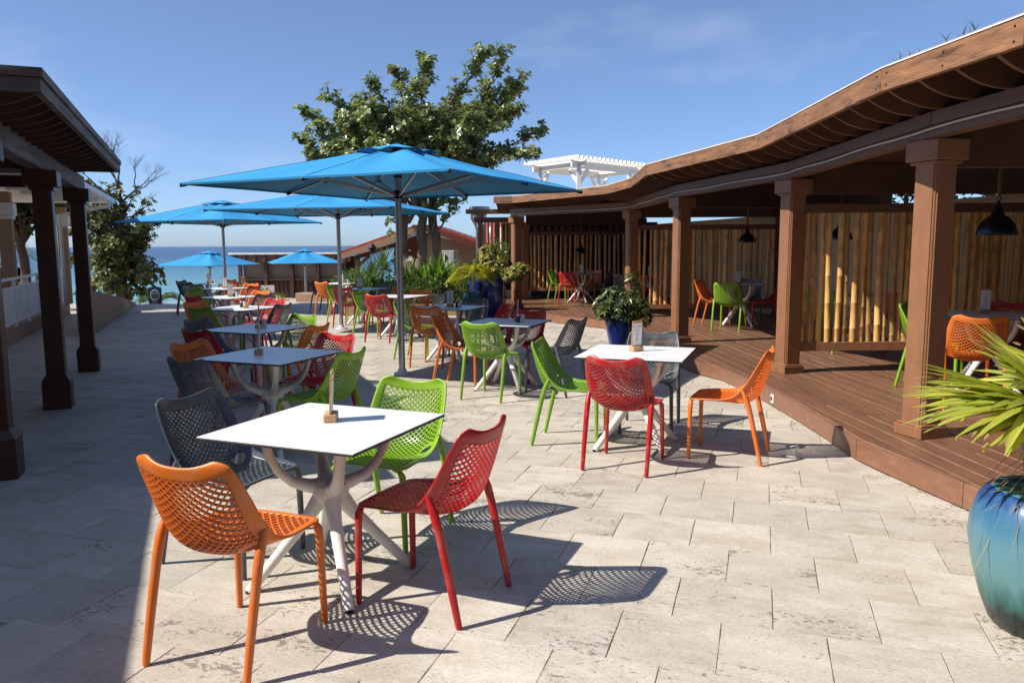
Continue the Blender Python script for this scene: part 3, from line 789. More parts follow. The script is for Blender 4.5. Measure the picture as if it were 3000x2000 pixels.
# ================================================================== LEFT PAVILION
LD = Vector((-0.378, 0.926)); LN = Vector((0.926, 0.378))     # along / towards the patio
lp = thing('shade_pavilion', 'dark brown timber pavilion on the left with flat roof and curved rafters', 'pavilion', (-4.52, 7.7, 0))
def WL(p): return (p[0]+4.52, p[1]-7.7, p[2])
def lpart(name, mb, m, smooth=False, ang=None):
    mb.v = [WL(v) for v in mb.v]; return part(name, mb, m, lp, smooth, ang)
lrz = math.degrees(math.atan2(LD.y, LD.x)) - 90
for (x_, y_) in ((-3.53,5.27),(-4.52,7.70),(-5.51,10.12)):
    z0 = zf(y_); r = R(lrz)
    mb = MB(); mb.box((x_,y_,(z0+2.29)/2), (0.165,0.165,2.29-z0-.02), r, 0.006)
    mb.v = [WL(v) for v in mb.v]; po = part('post', mb, MT['post_dark'], lp)
    mb = MB(); mb.box((x_,y_,z0+0.14), (0.245,0.245,0.28), r, 0.004); mb.box((x_,y_,z0+0.31), (0.245,0.245,0.06), r, taper=0.72)
    mb.v = [WL(v) for v in mb.v]; part('plinth', mb, MT['post_dark'], po)
    mb = MB(); mb.box((x_,y_,2.215), (0.29,0.29,0.15), r, 0.005); mb.box((x_,y_,2.12), (0.21,0.21,0.04), r, 0.004)
    mb.v = [WL(v) for v in mb.v]; part('capital', mb, MT['post_dark'], po)
fa = Vector((-2.87,4.95)); fb = Vector((-4.99,10.22)); LEN = (fb-fa).length
fin = fa - LN*2.09; fin_b = fb - LN*5.0
# beam along the posts
ba = Vector((-3.53,5.27)) - LD*0.9 + LN*0.05; bb = Vector((-5.51,10.12)) + LD*0.42 + LN*0.05
mb = MB(); wall_path(mb, [(ba.x,ba.y,2.29),(bb.x,bb.y,2.29)], 0.13, 0, 0.185); lpart('beam', mb, MT['fascia_old'])
# fascia
mb = MB(); wall_path(mb, [(fa.x,fa.y,2.5),(fb.x,fb.y,2.5)], 0.045, 0, 0.085); lpart('fascia_board', mb, MT['fascia_old'])
o1, o2 = fa+LN*0.016, fb+LN*0.016
mb = MB(); wall_path(mb, [(o1.x,o1.y,2.5),(o2.x,o2.y,2.5)], 0.045, 0.089, 0.145); lpart('upper_fascia_board', mb, MT['fascia_old'])
mb = MB(); wall_path(mb, [(fin.x,fin.y,2.5),(fa.x,fa.y,2.5)], 0.045, 0, 0.085); lpart('fascia_board', mb, MT['fascia_old'])
f2, f3 = fin-LD*0.016, fa-LD*0.016+LN*0.016
mb = MB(); wall_path(mb, [(f2.x,f2.y,2.5),(f3.x,f3.y,2.5)], 0.045, 0.089, 0.145); lpart('upper_fascia_board', mb, MT['fascia_old'])
mb = MB(); wall_path(mb, [(fb.x,fb.y,2.5),(fin_b.x,fin_b.y,2.5)], 0.045, 0, 0.14); lpart('fascia_board', mb, MT['fascia_old'])
# roof: main part and the set-back wing that continues behind the camera
win = fin - LD*12.0
rp_ = [fa+LN*.0, fb, fin_b, fin_b - LD*(LEN+12), win, fin]
mb = MB(); mb.prism([(p.x-.005,p.y+.01) for p in rp_], 2.588, 2.63); lpart('roof_deck', mb, MT['wood_dark'])
mb = MB(); mb.prism([(p.x,p.y) for p in (fa-LN*.5+LD*.3, fb-LN*.5-LD*.3, fin_b+LN*.3-LD*.3, fin_b-LD*(LEN+11), win-LN*.5+LD*.3, fin-LN*.5+LD*.3)], 2.44, 2.462); lpart('ceiling', mb, MT['wood_dark'])
rafters([(p.x,p.y) for p in (fa+LD*0.25, fb-LD*0.25)], [(ba.x,ba.y),(bb.x,bb.y)], lambda y: 2.50, lambda y: 2.45, 0.30, WL, lp, MT['wood_dark'])
for k in range(3):
    q0 = Vector((-3.53,5.27)) + LD*(0.0+2.62*k) - LN*1.9
    mb = MB(); mb.box((q0.x,q0.y,2.37), (0.1,3.6,0.14), math.atan2(LN.y,LN.x)-math.pi/2, 0.004); lpart('cross_beam', mb, MT['wood_dark'])
for k in range(3):           # rear posts under the roof
    q0 = Vector((-3.53,5.27)) + LD*2.62*k - LN*3.6
    mb = MB(); mb.box((q0.x,q0.y,1.14), (0.16,0.16,2.3), R(lrz), 0.006); lpart('rear_post', mb, MT['post_dark'])
for k in range(3):
    q0 = win + LD*(1.0+4*k) - LN*0.3
    mb = MB(); mb.box((q0.x,q0.y,1.25), (0.16,0.16,2.5), R(lrz), 0.006); lpart('wing_post', mb, MT['post_dark'])

# ================================================================== CREAM VERANDA BUILDING (behind)
vb = thing('veranda', 'cream columned veranda with white soffit and gutter behind the dark pavilion', 'veranda', (-9.0,14.0,0))
def vpart(name, mb, m, smooth=False, ang=None, parent=vb):
    mb.v = [(p[0]+9.0, p[1]-14.0, p[2]) for p in mb.v]; return part(name, mb, m, parent, smooth, ang)
ra = Vector((-8.2,12.6)); rb = Vector((-10.85,19.1)); rd = (rb-ra).normalized(); rn_ = Vector((rd.y,-rd.x))
plat = [ra-rd*2.5, rb+rd*0.6, rb+rd*0.6-rn_*7, ra-rd*2.5-rn_*7]
mb = MB(); mb.prism([(p.x,p.y) for p in plat], -0.6, 0.20); vpart('platform', mb, MT['tan'])
for q0 in (Vector((-8.85,13.9)), Vector((-10.95,19.35)), Vector((-8.85,13.9))-rn_*4.2, Vector((-10.95,19.35))-rn_*4.2):
    r = math.atan2(rd.y,rd.x)
    mb = MB(); mb.box((q0.x,q0.y,1.35), (0.21,0.21,2.35), r, 0.01); c_ = vpart('column', mb, MT['tan'])
    mb = MB(); mb.box((q0.x,q0.y,2.22), (0.31,0.31,0.22), r, 0.008); mb.box((q0.x,q0.y,2.08), (0.26,0.26,0.06), r, 0.006); vpart('collar', mb, MT['white'], parent=c_)
ga = Vector((-7.4,13.6)); gb = Vector((-9.9,19.9)); gd = (gb-ga).normalized(); gn = Vector((gd.y,-gd.x))
ga = ga - gd*4.2
mb = MB(); mb.prism([(p.x,p.y) for p in (ga, gb, gb-gn*7.5, ga-gn*7.5)], 2.642, 2.67); vpart('soffit', mb, MT['white'])
mb = MB(); wall_path(mb, [(ga.x,ga.y,2.6),(gb.x,gb.y,2.6)], 0.10, 0.03, 0.15); vpart('gutter', mb, MT['white'])
mb = MB(); wall_path(mb, [(gb.x,gb.y,2.6),(*(gb-gn*7.5),2.6)], 0.05, 0.03, 0.15); vpart('end_fascia', mb, MT['white'])
mb = MB(); mb.add([(*(ga+gn*.02),2.76),(*(gb+gn*.02),2.76),(*(gb-gn*3.8),3.9),(*(ga-gn*3.8),3.9),(*(gb-gn*7.5),2.76),(*(ga-gn*7.5),2.76)], [(0,1,2,3),(3,2,4,5)]); vpart('roof', mb, MT['redroof'])
for k in range(7):
    q0 = ga + gd*(1.2*k+0.6) - gn*0.55
    mb = MB(); mb.box((q0.x,q0.y,2.56), (0.05,1.0,0.10), math.atan2(gn.y,gn.x)-math.pi/2, 0.004); vpart('soffit_rib', mb, MT['white'])
q0 = gb - gd*1.35
mb = MB(); mb.tube([(q0.x,q0.y,2.62),(q0.x,q0.y,2.52),(*(q0-gn*.7),2.36),(*(q0-gn*1.05),2.30),(*(q0-gn*1.05),0.2)], 0.04, 8); vpart('downpipe', mb, MT['white'], True)
# railing
rl = thing('railing', 'white vertical-bar railing along the veranda platform', 'railing', (ra.x,ra.y,0.2), math.atan2(rd.y,rd.x))
LR = (rb-ra).length + 2.4
for nm, z, h in (('bottom_rail',0.09,0.04),('middle_rail',0.68,0.035),('top_rail',0.83,0.045)):
    mb = MB(); mb.box((LR/2-2.4,0,z), (LR,0.05,h), 0, 0.004); part(nm, mb, MT['white'], rl)
for k in range(int(LR/1.15)+1):
    mb = MB(); mb.box((-2.4+k*1.15,0,0.425), (0.05,0.055,0.85), 0, 0.004); part('post', mb, MT['white'], rl)
mbb = MB(); mbb.box((0,0,0.385), (0.034,0.016,0.56)); bme = mbb.data('bar', MT['white'])
k = 0
while k*0.062 < LR:
    obj('bar', bme, rl, (-2.38+k*0.062,0,0)); k += 1
# sloping parapet walls of the ramp
mb = MB()
pw = [(-8.05,14.48,0.77),(-7.80,14.55,0.77),(-9.6,19.4,0.31),(-10.4,21.5,0.08),(-10.95,22.85,-0.08)]
for i in range(len(pw)-1):
    a, b_ = pw[i], pw[i+1]; d = Vector((b_[0]-a[0],b_[1]-a[1])).normalized(); n_ = Vector((-d.y,d.x))*0.16
    mb.add([(a[0],a[1],-.3),(b_[0],b_[1],-.3),(b_[0]+n_.x,b_[1]+n_.y,-.3),(a[0]+n_.x,a[1]+n_.y,-.3),(a[0],a[1],a[2]),(b_[0],b_[1],b_[2]),(b_[0]+n_.x,b_[1]+n_.y,b_[2]),(a[0]+n_.x,a[1]+n_.y,a[2])],
           [(0,3,2,1),(4,5,6,7),(0,1,5,4),(1,2,6,5),(2,3,7,6),(3,0,4,7)])
tag(obj('parapet_wall', mb.data('parapet_wall', MT['tan'])), 'low tan rendered parapet sloping down along the shaded patio', 'wall')
# lantern post behind
lt = thing('lantern_post', 'black lantern on a thin post between the dark pavilion posts', 'lamp post', (-12.3,21.3,-0.2))
mb = MB(); mb.tube([(0,0,0),(0,0,2.4)], 0.035, 8); part('pole', mb, MT['black'], lt, True)
mb = MB(); mb.lathe([(.05,2.4),(.11,2.45),(.13,2.8),(.13,2.82)], 6); part('glass_body', mb, MT['sugar'], lt)
mb = MB(); mb.lathe([(.17,2.82),(.13,2.92),(.05,3.0),(.02,3.1),(0,3.14)], 8); part('cap', mb, MT['black'], lt)
# green awning beyond
ga_ = thing('green_awning', 'green curved awning edge below the leafy tree', 'awning', (-13.55,25.4,0.02))
mb = MB(); mb.tube([(-1.1,0,-.12),(-0.95,0,.03),(-.6,0,.06),(-.2,0,.06),(.3,0,.05)], [.05,.05,.05,.05,.05], 8); part('edge_tube', mb, MT['greenpl'], ga_, True)
for px in (-0.9,0.25):
    mb = MB(); mb.tube([(px,0,0),(px,.1,-3.4)], 0.03, 6); part('support', mb, MT['greenpl'], ga_, True)
mb = MB(); mb.add([(-.95,0,.03),(.3,0,.04),(.3,.6,.04),(-.95,.6,.03)], [(0,1,2,3)]); part('canopy', mb, MT['greenpl'], ga_)

# ================================================================== PEOPLE on the veranda
def person(name, loc, rz, shirt, label, hairlong):
    t = thing(name, label, 'person', loc, rz)
    bm = bmesh.new()
    # joints of a seated figure facing +X, pelvis first
    J = dict(pel=(0,0,.50,.135), bel=(.0,0,.64,.13), che=(-.01,0,.83,.15), nek=(.01,0,.98,.058), hd0=(.02,0,1.06,.078), hd1=(.025,0,1.15,.098), hd2=(.02,0,1.235,.07),
             shl=(0,.17,.91,.065), ell=(.10,.24,.68,.045), hal=(.33,.14,.67,.034), fil=(.42,.11,.67,.020), shr=(0,-.17,.91,.065), elr=(.10,-.24,.68,.045), har=(.33,-.14,.67,.034), fir=(.42,-.11,.67,.020),
             hpl=(.08,.10,.48,.095), knl=(.44,.12,.48,.065), anl=(.42,.12,.08,.042), tol=(.58,.12,.03,.035), hpr=(.08,-.10,.48,.095), knr=(.44,-.12,.48,.065), anr=(.42,-.12,.08,.042), tor=(.58,-.12,.03,.035))
    E2 = [('pel','bel'),('bel','che'),('che','nek'),('nek','hd0'),('hd0','hd1'),('hd1','hd2'),('che','shl'),('shl','ell'),('ell','hal'),('hal','fil'),('che','shr'),('shr','elr'),('elr','har'),('har','fir'),
          ('pel','hpl'),('hpl','knl'),('knl','anl'),('anl','tol'),('pel','hpr'),('hpr','knr'),('knr','anr'),('anr','tor')]
    keys = list(J); me = bpy.data.meshes.new('body'); me.from_pydata([J[k_][:3] for k_ in keys], [(keys.index(a), keys.index(b_)) for a, b_ in E2], [])
    o = bpy.data.objects.new('tmp', me); col.objects.link(o)
    o.modifiers.new('k', 'SKIN'); s = o.modifiers.new('s', 'SUBSURF'); s.levels = 2; s.render_levels = 2
    for i, k_ in enumerate(keys):
        me.skin_vertices[0].data[i].radius = (J[k_][3],)*2
    me.skin_vertices[0].data[0].use_root = True
    ne = bpy.data.meshes.new_from_object(o.evaluated_get(bpy.context.evaluated_depsgraph_get()))
    bpy.data.objects.remove(o)
    ne.materials.clear(); ne.materials.append(MT['skin']); ne.materials.append(shirt); ne.materials.append(MT['shirt_d'])
    for p in ne.polygons:
        c_ = p.center; p.use_smooth = True
        p.material_index = 0 if (c_.z > .97 or (c_.x > .24 and abs(c_.y) < .3 and c_.z > .6)) else (1 if c_.z > .53 else 2)
    ne.name = 'body'; obj('body', ne, t)
    mb = MB(); mb.lathe([(.0,1.268),(.05,1.262),(.088,1.23),(.108,1.17),(.104,1.11),(.085,1.05 if not hairlong else .92),(.0,1.05 if not hairlong else .90)], 14)
    mb.v = [(x_*1.02-.012, y_, z_) if x_ < .02 else (x_*.72-.012, y_, max(z_, 1.165)) for x_, y_, z_ in mb.v]
    part('hair', mb, MT['hair'], t, True)
    bpy.data.meshes.remove(me)
person('person', (-9.95,15.55,0.20), R(150), MT['shirt_d'], 'seated person in a dark shirt behind the white railing', False)
person('person', (-10.05,15.1,0.20), R(60), MT['shirt_p'], 'seated person in a pale pink shirt at the left frame edge', True)
vbn = thing('veranda_bench', 'dark bench carrying the two seated people behind the railing', 'bench', (-10.0,15.3,0.20), R(110))
mb = MB(); mb.box((0,0,.37), (1.1,.42,.05), 0, .01); part('seat', mb, MT['wood_dark'], vbn)
for sx in (-1,1):
    mb = MB(); mb.box((sx*.45,0,.175), (.06,.36,.35), 0, .01); part('leg', mb, MT['wood_dark'], vbn)

# ================================================================== UNSEEN BUILDING added round the near side to block sky light
rbld = thing('sky_blocking_building', 'unseen cream two-storey building added to block sky light from the courtyard', 'building', (-12,0,0))
q0 = fb - LN*5.25; q1 = q0 - LD*19
for nm, pts_, h_ in (('side_wing', (q0, q1, q1-LN*6, q0-LN*6), 5.4), ('rear_wing', (Vector((-11,-6)), Vector((14,-6)), Vector((14,-12)), Vector((-11,-12))), 5.2)):
    mb = MB(); mb.prism([(p.x+12, p.y) for p in reversed(pts_)], -.3, h_); part(nm, mb, MT['cream'], rbld)
for k in range(6):
    mb = MB(); mb.box((-7+k*3.6+12, -5.97, 1.3), (1.4,.1,2.1), 0, .02); wd_ = part('window', mb, MT['wood_beam'], rbld)
    mb = MB(); mb.box((-7+k*3.6+12, -5.93, 1.3), (1.2,.06,1.9)); part('pane', mb, MT['black'], wd_)
# ================================================================== CHAIRS
def crom(P, t):
    n = len(P)-1; x = max(0.0, min(0.99999, t))*n; i = int(x); u_ = x-i
    p0, p1, p2, p3 = P[max(i-1,0)], P[i], P[i+1], P[min(i+2,n)]
    return tuple(0.5*((2*b) + (-a+c)*u_ + (2*a-5*b+4*c-d)*u_*u_ + (-a+3*b-3*c+d)*u_**3) for a, b, c, d in zip(p0, p1, p2, p3))
CC = [(-.250,.446),(-.125,.433),(.005,.420),(.120,.414),(.212,.462),(.262,.575),(.292,.690),(.312,.792)]
CD = [(-.250,.440),(-.125,.454),(.000,.464),(.085,.500),(.150,.580),(.200,.668),(.246,.752),(.284,.822)]
CW = [(.218,),(.234,),(.240,),(.238,),(.236,),(.232,),(.222,),(.204,)]
def shell(u_, v_):
    c_ = crom(CC, v_); d_ = crom(CD, v_); w_ = crom(CW, v_)[0]
    # rounded corners at the top and the front
    if v_ > .93: w_ *= 1-0.30*((v_-.93)/.07)**2.4
    if v_ < .06: w_ *= 1-0.14*((.06-v_)/.06)**2
    s = abs(u_)**2.4
    return Vector((u_*w_, c_[0]+(d_[0]-c_[0])*s, c_[1]+(d_[1]-c_[1])*s))
def snorm(u_, v_):
    e = 1e-3
    a = shell(min(u_+e,1), v_)-shell(max(u_-e,-1), v_); b = shell(u_, min(v_+e,1))-shell(u_, max(v_-e,0))
    return a.cross(b).normalized()
UI = 0.815; V0 = 0.035; V1 = 0.912; VS = 0.47
def bar(mb, A, B, na, nb, w_, dpt):
    t = (B-A).normalized(); sa_ = t.cross(na).normalized()*w_; sb = t.cross(nb).normalized()*w_
    P = []
    for p, n_, s in ((A, na, sa_), (B, nb, sb)):
        P += [p+s+n_*dpt, p-s+n_*dpt, p-s-n_*dpt, p+s-n_*dpt]
    mb.add(P, [(0,1,5,4),(1,2,6,5),(2,3,7,6),(3,0,4,7)])
def in_hole(u_, v_):
    return ((abs(u_)-.66)/.155)**2 + ((v_-.435)/.052)**2 < 1
def lattice(v_lo, v_hi, nx, ny, w_, dpt):
    mb = MB()
    for j in range(ny):
        for i in range(-nx, nx+1):
            if (i+j) % 2: continue
            for s in (-1, 1):
                if abs(i+s) > nx: continue
                ua, ub = i/nx*UI*1.02, (i+s)/nx*UI*1.02
                # rows sag towards the middle as on the moulded shell
                va = v_lo+(v_hi-v_lo)*j/ny; vb = v_lo+(v_hi-v_lo)*(j+1)/ny
                if in_hole((ua+ub)/2, (va+vb)/2): continue
                bar(mb, shell(ua,va), shell(ub,vb), snorm(ua,va), snorm(ub,vb), w_, dpt)
    return mb
def chair_meshes(key):
    m = MT[key]; out = {}
    # rim: closed band round the shell
    mb = MB(); NV = 46
    def grid(us, vs):
        o = len(mb.v)
        for v_ in vs:
            for u_ in us: mb.v.append(tuple(shell(u_, v_)))
        nu = len(us)
        for j in range(len(vs)-1):
            for i in range(nu-1):
                mb.f.append((o+j*nu+i, o+j*nu+i+1, o+(j+1)*nu+i+1, o+(j+1)*nu+i))
    vs = [k_/NV for k_ in range(NV+1)]
    us = [-1+2*k_/26 for k_ in range(27)]
    us[2] = -UI; us[24] = UI; us[1] = -(1+UI)/2; us[25] = (1+UI)/2
    ids = {}
    for j, v_ in enumerate(vs):
        for i, u_ in enumerate(us):
            ids[i, j] = None
    def vid(i, j):
        if ids[i, j] is None: ids[i, j] = len(mb.v); mb.v.append(tuple(shell(us[i], vs[j])))
        return ids[i, j]
    for j in range(NV):
        vm = (vs[j]+vs[j+1])/2
        for i in range(26):
            um = (us[i]+us[i+1])/2
            if abs(um) > UI or vm > V1+0.01*(1-um*um) or vm < V0:
                mb.f.append((vid(i,j), vid(i+1,j), vid(i+1,j+1), vid(i,j+1)))
            elif ((abs(um)-.66)/.21)**2 + ((vm-.435)/.085)**2 < 1 and not ((abs(um)-.66)/.15)**2 + ((vm-.435)/.045)**2 < 1:
                mb.f.append((vid(i,j), vid(i+1,j), vid(i+1,j+1), vid(i,j+1)))
    out['frame'] = solid(mb, 0.013, 'frame', m, 1)
    out['seat'] = lattice(V0, VS, 11, 22, 0.0029, 0.0048).data('seat', m)
    out['backrest'] = lattice(VS, V1+.01, 11, 26, 0.0029, 0.0052).data('backrest', m)
    def leg(path, rad):
        mb = MB(); mb.tube(path, rad, 10, True); return mb.data('leg', m, True, 50)
    out['legs'] = []
    for s in (-1, 1):
        out['legs'].append(leg([(s*.150,-.232,.436),(s*.185,-.234,.430),(s*.203,-.235,.405),(s*.207,-.236,.36),(s*.211,-.238,.18),(s*.215,-.240,.012),(s*.215,-.240,0)], [.009,.014,.018,.0165,.0155,.0135,.0115]))
        out['legs'].append(leg([(s*.226,.128,.545),(s*.228,.150,.500),(s*.228,.168,.455),(s*.2285,.190,.38),(s*.2285,.236,.18),(s*.228,.272,.012),(s*.228,.274,0)], [.009,.016,.0195,.0185,.017,.0145,.012]))
    return out
CH = {k_: chair_meshes(k_) for k_ in ('orange','red','green','grey')}
CN = {'orange': 'orange', 'red': 'red', 'green': 'lime green', 'grey': 'charcoal'}
crng = random.Random(11)
def chair(key, x_, y_, yaw, label, group, z=None):
    t = thing('chair', label, 'chair', (x_, y_, (zf(y_) if z is None else z)+0.004), R(yaw), group)
    M_ = CH[key]
    v_ = crng.uniform(.82, 1.06); cc = (v_*crng.uniform(.96,1.04), v_*crng.uniform(.95,1.05), v_*crng.uniform(.9,1.1), 1)
    for nm in ('frame','seat','backrest'): obj(nm, M_[nm], t).color = cc
    for l_ in M_['legs']: obj('leg', l_, t).color = cc
    return t

# ================================================================== TABLES
TH = 0.74
def table_meshes():
    out = {}
    mb = MB(); mb.box((0,0,TH-.0015), (.795,.795,.003), 0, .001); out['top'] = mb.data('tabletop', MT['top'])
    mb = MB(); mb.box((0,0,TH-.0085), (.80,.80,.0105), 0, .002); out['core'] = mb.data('core', MT['top_edge'])
    arms = []; legs = []; pads = []; fins = []
    for k_ in range(4):
        a = R(45+90*k_); d = Vector((math.cos(a), math.sin(a), 0)); q = Vector((-d.y, d.x, 0))
        # arm: swings low and out of the hub then up to the top like a wishbone
        mb = MB()
        path = [d*.02+Vector((0,0,.455)), d*.09+Vector((0,0,.462)), d*.165+Vector((0,0,.490)), d*.225+Vector((0,0,.545)), d*.262+Vector((0,0,.615)), d*.280+Vector((0,0,.680)), d*.287+Vector((0,0,TH-.014))]
        mb.tube(path, [.050,.042,.032,.0265,.025,.027,.034], 10, True, 0.8, (0,0,1)); arms.append(mb.data('arm', MT['plast_white'], True, 60))
        mb = MB()
        path = [d*.015+Vector((0,0,.435)), d*.055+Vector((0,0,.385)), d*.105+Vector((0,0,.315)), d*.20+Vector((0,0,.205)), d*.37+Vector((0,0,.012)), d*.375+Vector((0,0,.006))]
        mb.tube(path, [.045,.040,.031,.0265,.0235,.022], 10, True); legs.append(mb.data('leg', MT['plast_white'], True, 60))
        mb = MB(); mb.lathe([(.02,0),(.02,.006),(0,.006)], 12, (d.x*.374, d.y*.374, 0)); pads.append(mb.data('foot_pad', MT['black']))
        mb = MB(); mb.box((d*.287+Vector((0,0,TH-.0145))).to_tuple(), (.10,.10,.006), a, .002); fins.append(mb.data('mount', MT['plast_white']))
    out['arms'] = arms; out['legs'] = legs; out['pads'] = pads; out['mounts'] = fins
    mb = MB(); mb.lathe([(.0,.345),(.040,.352),(.070,.385),(.082,.435),(.074,.482),(.04,.497),(0,.497)], 20); out['hub'] = mb.data('hub', MT['plast_white'], True)
    dm = []
    for k_ in range(4):
        a = R(90*k_); mb = MB(); mb.lathe([(0,0),(.034,0),(.034,.005),(.031,.007),(0,.007)], 18)
        d = Vector((math.cos(a), math.sin(a), 0)); q = Vector((-d.y, d.x, 0)); mb.v = [tuple(d*(.078+z_)+q*x_+Vector((0,0,.435+y_))) for x_, y_, z_ in mb.v]
        dm.append(mb.data('disc', MT['plast_white'], True, 40))
    out['discs'] = dm
    return out
TM = table_meshes()
def table(x_, y_, yaw, label, group, z=None):
    t = thing('table', label, 'table', (x_, y_, (zf(y_) if z is None else z)+0.004), R(yaw), group)
    tp = obj('tabletop', TM['top'], t); obj('core', TM['core'], tp)
    h = obj('hub', TM['hub'], t)
    for d_ in TM['discs']: obj('disc', d_, h)
    for a_, m_ in zip(TM['arms'], TM['mounts']): o = obj('arm', a_, t); obj('mount', m_, o)
    for a_, m_ in zip(TM['legs'], TM['pads']): o = obj('leg', a_, t); obj('foot_pad', m_, o)
    return t
def loc_on(tx, ty, yaw, lx, ly):
    c_, s_ = math.cos(R(yaw)), math.sin(R(yaw)); return tx+c_*lx-s_*ly, ty+s_*lx+c_*ly
# ---- menu holders
def menu_meshes():
    out = {}
    mb = MB(); mb.box((0,0,.02), (.105,.062,.04), 0, .006); out['block'] = mb.data('block', MT['oak'])
    mb = MB()
    w_, h_, r_ = .05, .24, .014
    pts = [(-w_,.025),(w_,.025),(w_,h_-r_)] + [(w_-r_+r_*math.sin(R(a)), h_-r_+r_*math.cos(R(a))) for a in (60,30,0)] + [(-w_+r_-r_*math.sin(R(a)), h_-r_+r_*math.cos(R(a))) for a in (0,30,60)] + [(-w_,h_-r_)]
    mb.extr([(x_,-.0035,z_) for x_, z_ in pts], (0,.007,0)); out['board'] = mb.data('board', MT['oak'])
    mb = MB(); mb.box((0,0,.132), (.088,.0092,.182), 0); out['paper'] = mb.data('paper', MT['paper'])
    mb = MB(); mb.box((0,0,.049), (.07,.0100,.010), 0, .001); out['clip'] = mb.data('clip', MT['galv'])
    mo, mb_, mi = MB(), MB(), MB()
    for s in (-1, 1):
        y_ = s*.0050
        for k_ in range(5):                      # heading marks
            if k_ == 1: continue
            mo.box((-.018+k_*.009, y_, .197), (.0066,.0006,.0085))
        mb_.box((-.036, y_, .197), (.010,.0006,.006)); mb_.box((.036, y_, .197), (.010,.0006,.006))
        for k_, wd in enumerate((.052,.012,.040,.018,.050,.026,.034,.022,.040,.024,.038)):
            mi.box((0, y_, .179-k_*.0103), (wd,.0006,.0032))
    out['heading'] = mo.data('heading', MT['ink_o']); out['arrows'] = mb_.data('arrows', MT['ink_b']); out['lines'] = mi.data('print_lines', MT['ink'])
    return out
MM = menu_meshes()
def menu(x_, y_, z, yaw, label):
    t = thing('menu_holder', label, 'menu holder', (x_, y_, z), R(yaw), 'wooden menu holders on the tables')
    obj('block', MM['block'], t); b = obj('board', MM['board'], t)
    b.rotation_euler = (R(3), 0, 0)
    for nm, k_ in (('paper','paper'),('clip','clip'),('heading','heading'),('arrows','arrows'),('print_lines','lines')): obj(nm, MM[k_], b)
def shaker_meshes(m):
    out = {}
    mb = MB(); mb.lathe([(.0,0),(.020,0),(.022,.004),(.022,.06),(.019,.068),(0,.068)], 14); out['jar'] = mb.data('jar', m, True, 40)
    mb = MB(); mb.lathe([(.021,.068),(.021,.080),(.017,.086),(0,.087)], 14); out['lid'] = mb.data('lid', MT['galv'], True, 40)
    return out
SK = [shaker_meshes(MT['pepper']), shaker_meshes(MT['sugar'])]
def shaker(kind, x_, y_, z, label):
    t = thing('shaker', label, 'shaker', (x_, y_, z), 0, 'salt and pepper shakers on the tables')
    obj('jar', SK[kind]['jar'], t); obj('lid', SK[kind]['lid'], t)

# ---- layout of the patio sets
SIDE = {'near': (0,-1,180), 'far': (0,1,0), 'left': (-1,0,90), 'right': (1,0,-90)}
ORD = ['first','second','third','fourth','fifth','sixth','seventh']
def tset(x_, y_, yaw, desc, cols, off=0.53, over=None, z=None, group='tables in the two rows', cgroup='chairs around the patio tables'):
    table(x_, y_, yaw, 'square white table, the ' + desc, group, z)
    for s, key in cols.items():
        lab = f'{CN[key]} plastic chair, {s} side of the {desc}'
        if over and s in over: cx, cy, ya = over[s]
        else:
            dx, dy, a0 = SIDE[s]; o_ = off*crng.uniform(.97, 1.1)
            cx, cy = loc_on(x_, y_, yaw, dx*o_, dy*o_); ya = a0+yaw+crng.uniform(-7, 7)
        chair(key, cx, cy, ya, lab, cgroup, z)
tset(-.85,3.54,-22,'first, frontmost table of the left row', dict(near='orange',left='grey',far='green',right='red'),
     over=dict(near=(-1.069,2.949,160),right=(-.367,3.364,-116.3),left=(-1.40,3.83,66),far=(-.66,4.13,-21.2)))
tset(-1.86,6.0,-22,'second table of the left row', dict(near='grey',left='orange',far='red',right='green'),
     over=dict(near=(-2.09,5.55,152),left=(-2.36,6.22,70),far=(-1.68,6.62,-32),right=(-1.44,5.82,-108)))
tset(-2.66,8.1,-24,'third table of the left row', dict(near='red',left='grey',far='green',right='orange'),
     over=dict(near=(-2.83,7.56,150),left=(-3.14,8.36,72),far=(-2.52,8.70,-32),right=(-2.19,7.88,-108)))
tset(-3.84,11.05,-24,'fourth table of the left row', dict(near='green',left='orange',far='red',right='grey'),
     over=dict(near=(-4.05,10.68,155),right=(-3.42,10.92,-108),far=(-3.75,11.75,-32)))
tset(-4.96,13.75,-24,'fifth table of the left row', dict(near='red',left='green',far='orange',right='grey'))
tset(-6.22,16.95,-24,'sixth table of the left row', dict(near='green',left='grey',far='orange',right='red'))
tset(-7.55,19.5,-20,'seventh, farthest table of the left row', dict(near='grey',left='grey',far='orange',right='orange'))
tset(.97,6.03,-20,'first, sunlit table of the right row', dict(near='red',left='green',far='grey',right='orange'),
     over=dict(near=(.808,5.503,155.8),left=(.477,6.195,73.9),right=(1.604,5.74,-114.6),far=(1.174,6.627,-16.8)))
tset(-.06,8.64,-21,'second table of the right row', dict(near='green',left='orange',far='red',right='grey'),
     over=dict(near=(-.21,8.14,155),left=(-.57,8.85,72),right=(.47,8.42,-125),far=(.10,9.2,-26)))
tset(-.84,10.95,-22,'third table of the right row', dict(near='orange',left='green',far='grey',right='red'))
tset(-1.97,13.75,-22,'fourth table of the right row', dict(near='red',left='green',far='orange',right='grey'))
tset(-3.08,16.4,-22,'fifth table of the right row', dict(near='red',left='green',far='grey',right='orange'))
tset(-4.15,19.2,-22,'sixth, farthest table of the right row', dict(near='orange',left='grey',far='red'))
